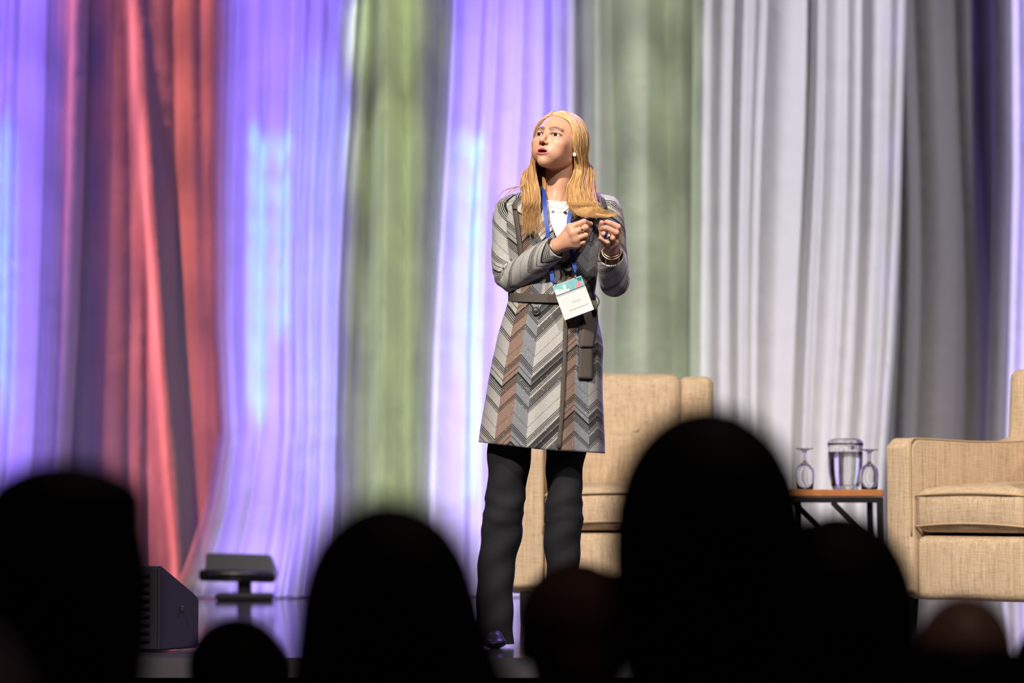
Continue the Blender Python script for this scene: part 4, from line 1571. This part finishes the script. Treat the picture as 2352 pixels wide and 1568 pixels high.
for (px, lean) in ((1140, -6), (1294, 3)):
    c = W(px, 1484, 0.0)
    Vx = Vox(axis((c[0] - 0.07, c[0] + 0.07, 0.006)), axis((WY0 - 0.22, WY0 + 0.12, 0.006)), axis((-0.02, 0.11, 0.005)))
    Vx.capsule((c[0], WY0 + 0.05, 0.045), (c[0] + lean * 0.001, WY0 - 0.13, 0.028), 0.034, 0.024, 0.01)
    Vx.ell((c[0] + lean * 0.001, WY0 - 0.11, 0.018), (0.040, 0.07, 0.018), None, 0.015)
    Vx.capsule((c[0], WY0 + 0.06, 0.05), (c[0], WY0 + 0.065, 0.014), 0.024, 0.014, 0.01)
    V, F = Vx.mesh()
    V[:, 2] = np.maximum(V[:, 2], 0.0005)
    mesh_obj('shoe', V, F, M['black'], woman, world=True)

# jewellery: rings, bracelets, earring, microphone
def ring_at(name, c, axis_, r, tr, mat, parent, seg=24):
    ax = Vector(axis_).normalized()
    q = ax.to_track_quat('Z', 'Y').to_matrix()
    pts = []
    V, F = [], []
    ns = 8
    for i in range(seg):
        a = 2 * math.pi * i / seg
        for j in range(ns):
            b_ = 2 * math.pi * j / ns
            p = Vector(((r + tr * math.cos(b_)) * math.cos(a), (r + tr * math.cos(b_)) * math.sin(a), tr * 1.4 * math.sin(b_)))
            V.append(np.array(q @ p) + np.array(c))
    for i in range(seg):
        for j in range(ns):
            F.append((i * ns + j, ((i + 1) % seg) * ns + j, ((i + 1) % seg) * ns + (j + 1) % ns, i * ns + (j + 1) % ns))
    return mesh_obj(name, np.array(V), F, mat, parent, world=True)


a, c = W(1317, 535, -0.200), W(1346, 522, -0.210)
ring_at('ring', a * 0.28 + c * 0.72, c - a, 0.0098, 0.0020, M['silver'], woman)
a, c = W(1407, 547, -0.280), W(1386, 537, -0.282)
ring_at('ring', a * 0.25 + c * 0.75, c - a, 0.0095, 0.0030, M['gem'], woman)
ring_at('ring', a * 0.62 + c * 0.38, c - a, 0.0095, 0.0022, M['silver'], woman)
d = RW - RE
ring_at('bracelet', RW - d * 0.02, d, 0.0255, 0.0016, M['silver'], woman, 40)
ring_at('bracelet', RW - d * 0.055, d, 0.0285, 0.0034, plain('leather', (0.03, 0.015, 0.01), 0.5), woman, 40)
ring_at('bracelet', RW - d * 0.09, d, 0.0310, 0.0022, M['silver'], woman, 40)
d = LW - LE
ring_at('bracelet', LW - d * 0.02, d + np.array([0.02, 0, 0.03]), 0.0275, 0.0013, M['gold'], woman, 40)
ring_at('bracelet', LW - d * 0.07, d + np.array([0.02, 0, 0.03]), 0.0300, 0.0015, M['pearl'], woman, 40)
bm = bmesh.new()
bmesh.ops.create_uvsphere(bm, u_segments=20, v_segments=12, radius=0.0056)
bmesh.ops.scale(bm, vec=(1, 0.6, 1.15), verts=bm.verts)
bmesh.ops.translate(bm, vec=Vector(H(0.0695, -0.009, -0.0405)), verts=bm.verts)
bm_obj('earring', bm, M['pearl'], woman, True, world=True)
mc = on_coat(1322, 501, 0.018)
V, F = tube(catmull([mc + np.array([-0.016, 0, -0.010]), mc, mc + np.array([0.014, 0, 0.004])], 10), [0.003] * 3 + [0.004] * 7, 8)
mic = mesh_obj('microphone', V, F, M['black'], woman, world=True)
bm = bmesh.new()
bmesh.ops.create_uvsphere(bm, u_segments=14, v_segments=10, radius=0.0062)
bmesh.ops.translate(bm, vec=Vector(mc + np.array([-0.020, -0.002, -0.011])), verts=bm.verts)
bm_obj('foam_cap', bm, M['black'], mic, True, world=True)
V, F = tube(catmull([on_coat(1302, 511, 0.012, -0.115), on_coat(1293, 520, 0.012, -0.118), on_coat(1284, 534, 0.012, -0.118), on_coat(1280, 546, 0.010, -0.118)], 20), 0.0011, 6)
mesh_obj('cable', V, F, M['black'], mic, world=True)
pin = disc_on('lapel_pin', 1268, 632, 0.011, 0.006, plain('pin_enamel', (0.10, 0.20, 0.26), 0.3, 0.4, noise=0.6, nscale=300), coat, 0.002)

# ------------------------------------------------------------------ hair of the woman
HB = (0.074, 0.095, 0.079)       # scalp ellipsoid


def scalp(az, el, lift=1.0):
    """az: 0 = face front, 90 = her left (photo right), 180 = back; el: elevation"""
    a, e = R(az), R(el)
    x = HB[0] * lift * math.cos(e) * math.sin(a)
    y = -HB[1] * lift * math.cos(e) * math.cos(a)
    z = HB[2] * lift * math.sin(e)
    return H(x, 0.012 + y, 0.026 + z)


strands = []


def strand(pts, r, tone):
    strands.append((catmull(pts, 26), r, tone))


rh = random.Random(5)
ju = lambda s_: rh.uniform(-s_, s_)


def tone_at(t_, side):
    return min(0.99, max(0.0, 0.52 + 0.22 * math.sin(t_ * 23 + side) + 0.14 * math.sin(t_ * 57 + 2 * side) + ju(0.22)))


for side in (-1, 1):
    for i in range(1250):
        t_ = rh.random()                       # 0 = beside the face, 1 = back of the head
        lift = 1.00 + 0.075 * rh.random() ** 1.3
        hl = rh.random() < 0.22                # rooted at the hairline instead of the parting
        tone = tone_at(t_, side)
        if side > 0:
            az1, az2, az3 = 24 + 108 * t_, 52 + 104 * t_ ** 0.9, 66 + 98 * t_ ** 0.9
        else:
            az1, az2, az3 = 24 + 108 * t_, 44 + 112 * t_ ** 0.9, 50 + 112 * t_ ** 0.9
        if hl:
            t_ *= 0.20
            u_ = rh.random()
            az2, az3 = (52 + 104 * t_ ** 0.9, 66 + 98 * t_ ** 0.9) if side > 0 else (46 + 100 * t_ ** 0.9, 52 + 100 * t_ ** 0.9)
            root = scalp(-9 + side * 2, 37 + 16 * u_, 0.965 + 0.02 * u_)
            m1 = scalp(side * 26 - 3, 34 + 12 * u_ + ju(1), 0.985 + 0.05 * u_)
        else:
            fi = R(40 + 75 * t_)
            root = H(-0.014 + side * 0.002 + ju(0.0015), 0.012 - 0.095 * 0.985 * math.cos(fi), 0.026 + 0.079 * 0.985 * math.sin(fi))
            m1 = scalp(side * az1, 52 + ju(4), lift)
        m2 = scalp(side * (az2 + ju(2)), 16 + ju(3), lift * 1.02)
        m3 = scalp(side * (az3 + ju(2)), -20 + ju(3), lift * (1.05 + 0.09 * rh.random()))
        if side < 0:
            # photo-left curtain, in front of her right shoulder
            e_ = t_ ** 0.8
            sp_ = 0.75 * (1 - e_) + 0.25 * rh.random() + ju(0.12)
            sp_ = min(1.0, max(0.0, sp_))
            k1 = W(1204 + 24 * sp_ + ju(3), 398 + ju(8), -0.045 + 0.06 * e_ - 0.03 * (1 - e_))
            k2 = W(1200 + 40 * sp_ + ju(3), 455 + ju(8), -0.098 - 0.012 * rh.random() + 0.03 * e_)
            ln = rh.random() ** 1.15
            tip = W(1196 + 36 * sp_ + ju(4) + (1 - ln) * 2, 470 + 72 * ln * (0.72 + 0.28 * math.sin(math.pi * (0.2 + 0.7 * sp_))) + ju(4), -0.130 + ju(0.006))
            if rh.random() < 0.06: tip = W(1240 + ju(12), 536 + ju(6), -0.134)
            if e_ > 0.80 and rh.random() < 0.6:      # strands that stay behind the neck
                k1 = W(1242 + ju(14), 400, 0.02)
                k2 = W(1234 + ju(10), 445, -0.03)
                tip = W(1228 + ju(10), 480 + ju(10), -0.10)
            pts = [root, m1, m2, m3, k1, k2, tip]
        else:
            e_ = t_
            sp_ = min(1.0, max(0.0, 0.70 * e_ + 0.30 * rh.random() + ju(0.08)))
            k1 = W(1319 + 44 * sp_ + ju(3), 394 + ju(8), -0.030 + 0.06 * e_)
            k2 = W(1304 + 66 * sp_ + ju(3), 436 + ju(8), -0.088 + 0.07 * e_ * sp_)
            if rh.random() < 0.5:
                k3 = W(1316 + 62 * sp_ + ju(4), 472 + 12 * (1 - sp_) + ju(2.5), -0.128)
                tip = W(1335 + 66 * rh.random() ** 1.3 + 24 * sp_, 490 + 9 * (1 - sp_) + ju(3.5), -0.138)
            else:
                k3 = W(1303 + 66 * sp_ + ju(4), 466 + ju(6), -0.116)
                tip = W(1312 + 74 * sp_ + ju(8), 484 + ju(14), -0.130)
            pts = [root, m1, m2, m3, k1, k2, k3, tip]
        strand(pts, 0.00125 * rh.uniform(0.7, 1.35), tone)
# back of the head
for i in range(420):
    az = 180 + ju(75)
    root = scalp(az, 80, 1.02)
    pts = [root, scalp(az, 45, 1.07), scalp(az, 5, 1.09), scalp(az, -30, 1.08), W(1302 + 44 * math.sin(R(180 - az)) + ju(6), 400, 0.075), W(1300 + 52 * math.sin(R(180 - az)) + ju(6), 448, 0.085), W(1298 + 54 * math.sin(R(180 - az)) + ju(8), 490 + ju(14), 0.10)]
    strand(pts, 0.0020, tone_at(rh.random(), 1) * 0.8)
# hair hanging behind the neck on the photo left
for i in range(170):
    az = -118 - 40 * rh.random()
    u_ = rh.random()
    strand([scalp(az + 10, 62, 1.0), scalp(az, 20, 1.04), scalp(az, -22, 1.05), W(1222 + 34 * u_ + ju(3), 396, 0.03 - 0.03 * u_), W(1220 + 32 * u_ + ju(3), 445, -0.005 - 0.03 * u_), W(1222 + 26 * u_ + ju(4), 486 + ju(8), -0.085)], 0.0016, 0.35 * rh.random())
# broad locks below the fine strands
for i in range(90):
    t_ = i / 90
    for side in (-1, 1):
        sp_ = (1 - t_) if side < 0 else t_
        az2 = (60 + 95 * t_) if side > 0 else (48 + 105 * t_)
        pts = [scalp(side * (26 + 105 * t_), 54, 1.0), scalp(side * az2, 16, 1.0), scalp(side * (az2 + 12), -22, 1.01)]
        if side < 0:
            pts += [W(1211 + 18 * sp_, 395, -0.04 + 0.05 * t_), W(1204 + 32 * sp_, 455, -0.088 + 0.02 * t_), W(1202 + 26 * sp_, 478 + 10 * math.sin(3 * sp_), -0.112)]
        else:
            pts += [W(1328 + 28 * sp_, 388, -0.025 + 0.06 * t_), W(1310 + 56 * sp_, 436, -0.080 + 0.06 * t_ * sp_), W(1316 + 58 * sp_, 470, -0.110)]
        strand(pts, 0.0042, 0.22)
# stray flyaways over the shoulder and the long end crossing to the photo right
for k in range(12):
    strand([W(1215, 400 + ju(12), -0.05), W(1200 + ju(4), 425, -0.06), W(1165 + ju(12), 440 + ju(3), -0.07), W(1136 + ju(8), 475 + ju(14), -0.075)], 0.0005, 0.5)
for k in range(14):
    strand([W(1335 + ju(6), 455, -0.10), W(1350 + ju(6), 482 + ju(4), -0.13), W(1392 + ju(6), 496 + ju(4), -0.14), W(1428 + ju(8), 490 + ju(5), -0.14)], 0.0008, 0.7)
CA = np.array([[0.26, 0.135, 0.050], [0.48, 0.29, 0.115], [0.72, 0.52, 0.28]])
AV, AF, AC = [], [], []
off = 0
sgn = 4
for pth, r, tone in strands:
    n = len(pth)
    prof = np.interp(np.linspace(0, 1, n), [0, 0.08, 0.7, 1], [0.6, 1, 0.85, 0.12]) * r
    V, F = tube(pth, prof, sgn, cap=False)
    AV.append(V)
    AF += [(a + off, b_ + off, c_ + off, d_ + off) for a, b_, c_, d_ in F]
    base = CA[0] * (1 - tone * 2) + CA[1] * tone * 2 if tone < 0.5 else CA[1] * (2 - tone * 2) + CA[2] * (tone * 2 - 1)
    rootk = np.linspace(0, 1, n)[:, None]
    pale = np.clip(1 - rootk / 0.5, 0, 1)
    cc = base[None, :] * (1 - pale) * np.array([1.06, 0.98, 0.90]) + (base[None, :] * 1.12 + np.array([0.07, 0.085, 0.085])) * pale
    AC.append(np.repeat(cc, sgn, axis=0))
    off += len(V)
# scalp layer under the strands: covers the skull except the face
n_u, n_v = 120, 64
HLX, HLY = [0, 25, 42, 58, 80, 100, 180], [36, 33, 22, 4, -14, -38, -38]
capV, capF = [], []
for i in range(n_v + 1):
    el = 90 - 128 * i / n_v
    for j in range(n_u):
        az = -180 + 360 * j / n_u
        lim0 = np.interp(abs(az), HLX, HLY)
        capV.append(scalp(az, el, 0.950 + 0.052 * min(1, max(0, (el - lim0) / 22))))
for i in range(n_v):
    for j in range(n_u):
        el = 90 - 128 * (i + 0.5) / n_v
        az = -180 + 360 * (j + 0.5) / n_u
        lim = np.interp(abs(az), HLX, HLY)
        if el < lim: continue
        j2 = (j + 1) % n_u
        capF.append((off + i * n_u + j, off + (i + 1) * n_u + j, off + (i + 1) * n_u + j2, off + i * n_u + j2))
AV.append(np.array(capV))
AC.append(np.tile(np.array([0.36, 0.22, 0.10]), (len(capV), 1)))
mesh_obj('hair', np.concatenate(AV), AF + capF, M['hair'], woman, world=True, cols=np.concatenate(AC))

# ------------------------------------------------------------------ lanyard with name badge
c = [W(1266, 659, -0.150), W(1332, 633, -0.150), W(1366, 709, -0.146), W(1301, 732, -0.146)]
nb_ = empty('name_badge', tuple((c[0] + c[1]) / 2), 0, 'white and teal name badge hanging from a blue lanyard on the woman', 'name badge')
ex = Vector((c[1] - c[0] + c[2] - c[3])).normalized()
ez = Vector((c[0] - c[3] + c[1] - c[2]))
ez = (ez - ex * ez.dot(ex)).normalized()
ey = ez.cross(ex)
bw = (np.linalg.norm(c[1] - c[0]) + np.linalg.norm(c[2] - c[3])) / 2
bh = (np.linalg.norm(c[3] - c[0]) + np.linalg.norm(c[2] - c[1])) / 2
cen = Vector(sum(c) / 4)


def B2W(u, v, out=0.0):
    """u from left 0..1, v from top 0..1"""
    return np.array(cen + ex * (u - 0.5) * bw + ez * (0.5 - v) * bh - ey * out)


def slab(name, u0, v0, u1, v1, o0, o1, mat, poly=None):
    pts = poly or [(u0, v0), (u1, v0), (u1, v1), (u0, v1)]
    n = len(pts)
    V = [B2W(u, v, o1) for u, v in pts] + [B2W(u, v, o0) for u, v in pts]
    F = [tuple(range(n)), tuple(range(2 * n - 1, n - 1, -1))] + [(i, i + n, (i + 1) % n + n, (i + 1) % n) for i in range(n)]
    return mesh_obj(name, np.array(V), F, mat, nb_, smooth=False, world=True)


SG = 1.0 if ey.y > 0 else -1.0
ey = ey * SG          # ey points away from the camera
card = slab('card', 0, 0.0, 1, 1.0, 0.0, 0.0016, M['card'])
hd = slab('header_print', 0.01, 0.01, 0.99, 0.285, 0.0016, 0.0020, M['teal'])
slab('header_print', 0, 0, 0, 0, 0.0020, 0.0023, M['deep_teal'], [(0.82, 0.015)] + [(0.905 + 0.085 * math.cos(R(a)), 0.03 + 0.105 * math.sin(R(a))) for a in range(10, 180, 17)])
slab('header_print', 0, 0, 0, 0, 0.0020, 0.0023, M['pink'], [(0.70, 0.20), (0.80, 0.17), (0.86, 0.10), (0.92, 0.16), (0.98, 0.20), (0.90, 0.235), (0.83, 0.285), (0.74, 0.275)])
slab('header_print', 0, 0, 0, 0, 0.0020, 0.0022, M['card'], [(0.36 + 0.055 * math.cos(R(a)), 0.14 + 0.075 * math.sin(R(a))) for a in range(0, 360, 24)])
slab('header_print', 0, 0, 0, 0, 0.0020, 0.0022, M['card'], [(0.02, 0.14), (0.10, 0.12), (0.30, 0.20), (0.50, 0.23), (0.48, 0.285), (0.02, 0.285)])
slab('fold_edge', 0.0, 0.285, 1.0, 0.305, 0.0016, 0.0028, plain('fold_line', (0.06, 0.12, 0.16), 0.3))  # dark dividing line between header and card
slab('holder_edge', 0.0, 0.315, 1.0, 0.335, 0.0016, 0.0026, M['clear_vinyl'])
slab('holder_edge', -0.01, 0.975, 1.01, 1.015, -0.001, 0.0030, M['clear_vinyl'])
slab('holder_edge', -0.012, 0.3, 0.008, 1.0, -0.001, 0.0026, M['clear_vinyl'])
slab('holder_edge', 0.992, 0.3, 1.012, 1.0, -0.001, 0.0026, M['clear_vinyl'])


def print_text(body, u, v, width, mat, align='CENTER', shear=0.0):
    cu = bpy.data.curves.new('printed_name', 'FONT')
    cu.body = body
    cu.align_x = align
    cu.align_y = 'CENTER'
    cu.size = 0.01
    o = bpy.data.objects.new('printed_name', cu)
    COL.objects.link(o)
    bpy.context.view_layer.update()
    k = width / max(o.dimensions.x, 1e-5)
    cu.size = 0.01 * k
    cu.materials.append(mat)
    dg = bpy.context.evaluated_depsgraph_get()
    bpy.context.view_layer.update()
    me = bpy.data.meshes.new_from_object(o.evaluated_get(dg))
    bpy.data.objects.remove(o, do_unlink=True)
    o = bpy.data.objects.new('printed_name', me)
    COL.objects.link(o)
    mtx = Matrix((ex, ez, -ey)).transposed().to_4x4()
    mtx.translation = Vector(B2W(u, v, 0.0019)) - base_of(nb_)
    o.parent = nb_
    o.matrix_local = mtx
    return o


print_text('Schuyler', 0.56, 0.615, 0.030, M['faint_ink'])
print_text('PricewaterhouseCoopers LLP', 0.57, 0.81, 0.064, M['ink'])


def strap(name, pts, width, parent, mat):
    pth = catmull(pts, 40)
    T = np.gradient(pth, axis=0)
    T /= np.linalg.norm(T, axis=1)[:, None]
    sd = np.cross(T, np.array([0, 1.0, 0]))
    sd /= np.linalg.norm(sd, axis=1)[:, None] + 1e-9
    V, F = [], []
    for i in range(40):
        for s_ in (-1, 1):
            for d_ in (0, 0.0016):
                V.append(pth[i] + sd[i] * s_ * width / 2 + np.array([0, -d_, 0]))
    for i in range(39):
        a = i * 4
        b_ = a + 4
        F += [(a + 1, a + 3, b_ + 3, b_ + 1), (a, b_, b_ + 2, a + 2), (a, a + 1, b_ + 1, b_), (a + 2, b_ + 2, b_ + 3, a + 3)]
    return mesh_obj(name, np.array(V), F, mat, parent, smooth=False, world=True)


def oc(px, py, off):
    return on_coat(px, py, off, -0.12)


def shirt_front(px, py):
    dep = np.interp(py, [445, 470, 520, 620], [0.064, 0.090, 0.118, 0.124])
    return W(px, py, -dep)


strap('strap', [W(1262, 424, 0.03), W(1248, 434, -0.03), W(1249, 446, -0.066), W(1251, 470, -0.102), W(1255, 510, -0.126), W(1259, 550, -0.134), W(1264, 600, -0.128), W(1269, 645, -0.135)], 0.0125, nb_, M['lanyard'])
strap('strap', [W(1312, 424, 0.03), W(1321, 434, -0.03), W(1318, 448, -0.066), W(1312, 475, -0.104), W(1306, 510, -0.128), W(1308, 545, -0.136), W(1314, 585, -0.130), W(1321, 618, -0.132)], 0.0125, nb_, M['lanyard'])
for (pa, pb) in ((W(1269, 645, -0.136), B2W(0.09, 0.03, 0.003)), (W(1321, 618, -0.134), B2W(0.78, 0.02, 0.003))):
    V, F = tube([pa, pa * 0.6 + pb * 0.4], 0.0042, 10)
    mesh_obj('crimp', V, F, M['lanyard'], nb_, world=True)
    V, F = tube([pa * 0.6 + pb * 0.4, pb], 0.0016, 8)
    mesh_obj('clip', V, F, M['silver'], nb_, world=True)

# ------------------------------------------------------------------ the audience: seated people seen from behind
def seated_meshes():
    """one seated figure: origin on the floor under the hips, facing +Y, head top near 1.30"""
    vb = Vox(axis((-0.32, 0.32, 0.010)), axis((-0.22, 0.62, 0.010)), axis((0.0, 0.96, 0.012), (0.96, 1.32, 0.007)))
    vb.ell((0, 0.0, 1.195), (0.076, 0.098, 0.098), None, 0.01)
    vb.ell((0, 0.045, 1.135), (0.060, 0.062, 0.085), None, 0.03)
    vb.ell((0, 0.118, 1.155), (0.012, 0.016, 0.022), None, 0.012)
    for s_ in (-1, 1):
        vb.ell((s_ * 0.079, 0.0, 1.165), (0.010, 0.019, 0.031), None, 0.006)
    vb.capsule((0, -0.005, 1.12), (0, -0.02, 0.98), 0.058, 0.064, 0.03)
    vb.ell((0, -0.02, 0.92), (0.19, 0.085, 0.09), None, 0.05)
    vb.ell((0, -0.01, 0.72), (0.155, 0.10, 0.24), None, 0.06)
    vb.ell((0, 0.0, 0.52), (0.17, 0.13, 0.10), None, 0.06)
    for s_ in (-1, 1):
        vb.capsule((s_ * 0.185, -0.02, 0.92), (s_ * 0.225, 0.02, 0.66), 0.048, 0.040, 0.03)
        vb.capsule((s_ * 0.225, 0.02, 0.66), (s_ * 0.12, 0.24, 0.585), 0.038, 0.028, 0.02)
        vb.ell((s_ * 0.10, 0.30, 0.585), (0.035, 0.06, 0.018), None, 0.02)
        for f in range(4):
            vb.capsule((s_ * (0.085 + f * 0.017), 0.33, 0.585), (s_ * (0.08 + f * 0.018), 0.385 - 0.008 * abs(f - 1.5), 0.572), 0.011, 0.009, 0.004)
        vb.capsule((s_ * 0.075, 0.28, 0.585), (s_ * 0.045, 0.335, 0.58), 0.013, 0.010, 0.006)
        vb.capsule((s_ * 0.09, 0.02, 0.50), (s_ * 0.12, 0.43, 0.50), 0.085, 0.062, 0.04)
        vb.capsule((s_ * 0.12, 0.43, 0.49), (s_ * 0.12, 0.42, 0.09), 0.058, 0.042, 0.03)
        vb.capsule((s_ * 0.12, 0.40, 0.045), (s_ * 0.125, 0.57, 0.035), 0.042, 0.034, 0.03)
    body = vb.mesh()
    vj = Vox(axis((-0.34, 0.34, 0.011)), axis((-0.24, 0.36, 0.011)), axis((0.44, 1.06, 0.011)))
    vj.capsule((0, -0.01, 1.04), (0, -0.02, 0.96), 0.072, 0.085, 0.03)
    vj.ell((0, -0.02, 0.92), (0.21, 0.105, 0.105), None, 0.05)
    vj.ell((0, -0.01, 0.72), (0.175, 0.12, 0.25), None, 0.06)
    vj.ell((0, 0.0, 0.54), (0.19, 0.15, 0.09), None, 0.06)
    for s_ in (-1, 1):
        vj.capsule((s_ * 0.185, -0.02, 0.92), (s_ * 0.225, 0.02, 0.66), 0.064, 0.055, 0.03)
        vj.capsule((s_ * 0.225, 0.02, 0.66), (s_ * 0.13, 0.22, 0.588), 0.052, 0.042, 0.02)
    jac = vj.mesh()
    out = {}

    def head_hair(kind):
        vh = Vox(axis((-0.20, 0.20, 0.007)), axis((-0.22, 0.20, 0.007)), axis((0.86, 1.38, 0.007)))
        if kind == 'short':
            vh.ell((0, -0.010, 1.205), (0.088, 0.106, 0.102), None, 0.01)
            vh.capsule((0, -0.065, 1.14), (0, -0.06, 1.09), 0.050, 0.044, 0.02)
            vh.ell((0, 0.115, 1.13), (0.09, 0.075, 0.095), None, 0.01, 'sub')
            vh.ell((0.095, 0.02, 1.14), (0.028, 0.034, 0.045), None, 0.008, 'sub')
            vh.ell((-0.095, 0.02, 1.14), (0.028, 0.034, 0.045), None, 0.008, 'sub')
        elif kind == 'bob':
            vh.ell((0, -0.010, 1.205), (0.094, 0.110, 0.108), None, 0.01)
            vh.ell((0.010, -0.035, 1.10), (0.118, 0.085, 0.115), None, 0.05)
            vh.ell((0, 0.115, 1.12), (0.085, 0.085, 0.12), None, 0.01, 'sub')
        elif kind == 'flat':
            vh.ell((0, -0.010, 1.195), (0.096, 0.108, 0.100), None, 0.01)
            vh.ell((0.012, -0.01, 1.262), (0.076, 0.085, 0.034), None, 0.03)
            vh.ell((0.0, -0.035, 1.10), (0.100, 0.085, 0.13), None, 0.05)
            vh.ell((0, 0.115, 1.13), (0.09, 0.075, 0.095), None, 0.01, 'sub')
        elif kind == 'long':
            vh.ell((0, -0.010, 1.205), (0.088, 0.106, 0.102), None, 0.01)
            vh.ell((0, -0.035, 1.11), (0.096, 0.080, 0.15), None, 0.05)
            vh.ell((0, 0.115, 1.12), (0.085, 0.085, 0.12), None, 0.01, 'sub')
        elif kind == 'fringe':
            vh.ell((0, -0.012, 1.165), (0.086, 0.104, 0.075), None, 0.01)
            vh.capsule((0, -0.065, 1.13), (0, -0.06, 1.09), 0.050, 0.044, 0.02)
            vh.ell((0, 0.02, 1.275), (0.075, 0.115, 0.075), None, 0.01, 'sub')
            vh.ell((0, 0.115, 1.13), (0.09, 0.075, 0.12), None, 0.01, 'sub')
        return vh.mesh()
    for k in ('short', 'bob', 'flat', 'fringe', 'long'):
        out[k] = head_hair(k)
    return body, jac, out


sb_, sj_, sh_ = seated_meshes()


def to_mesh(name, vf, mat):
    V, F = vf
    V = relax(V, F, 1, 0.5)
    me = bpy.data.meshes.new(name)
    me.from_pydata(V.tolist(), [], F.tolist())
    me.polygons.foreach_set('use_smooth', [True] * len(me.polygons))
    me.materials.append(mat)
    return me


ME_BODY = to_mesh('body', sb_, M['dim_skin'])
ME_JACKET = to_mesh('jacket', sj_, M['jacket'])
ME_HAIR = {}


def audience(px, top_py, Y, kind, label, rz=0.0, s=1.0, hmat='black_hair'):
    """seated person whose head top shows at (px, top_py) from depth Y"""
    p = P(px, top_py, Y)
    topz = {'short': 1.307, 'bob': 1.313, 'flat': 1.305, 'fringe': 1.293, 'long': 1.307, 'bald': 1.293}[kind]
    hz = p.z - HALL_Z
    k = hz / topz
    t = empty('person', (p.x, Y, HALL_Z), rz, label, 'person', 'audience members seen from behind')
    # a taller or shorter sitter: scale uniformly, width factor s
    t.scale = (k * s, k * s, k)
    for nm, me in (('body', ME_BODY), ('jacket', ME_JACKET)):
        o = bpy.data.objects.new(nm, me)
        COL.objects.link(o)
        o.parent = t
    if kind != 'bald':
        if (kind, hmat) not in ME_HAIR:
            ME_HAIR[(kind, hmat)] = to_mesh('hair', sh_[kind], M[hmat])
        o = bpy.data.objects.new('hair', ME_HAIR[(kind, hmat)])
        COL.objects.link(o)
        o.parent = t
    return t


audience(140, 1050, 4.15, 'flat', 'dark silhouetted head with flat-topped hair at the left edge', R(-8))
audience(893, 1136, 3.5, 'bob', 'dark silhouetted head with wide bobbed hair below the green drape', R(4), 0.94)
audience(1622, 928, 4.15, 'long', 'tallest dark silhouetted head, in front of the armchair', R(2), 1.02)
audience(1920, 1176, 5.15, 'long', 'dark silhouetted head in front of the side table', R(6), 1.06)
audience(1322, 1288, 6.05, 'short', 'dim brown-haired head low in front of the woman\'s legs', 0, 1.10, 'brown_hair')
audience(2215, 1370, 6.05, 'fringe', 'balding head at the lower right below the angled armchair', 0, 1.10)
audience(545, 1418, 6.9, 'short', 'low dark head below the stage lamp', 0, 1.16)
audience(2425, 1415, 7.0, 'short', 'dark head cut off by the lower right corner', 0)
audience(-185, 1390, 2.75, 'bald', 'blurred bare-headed person at the lower left corner', R(-20))
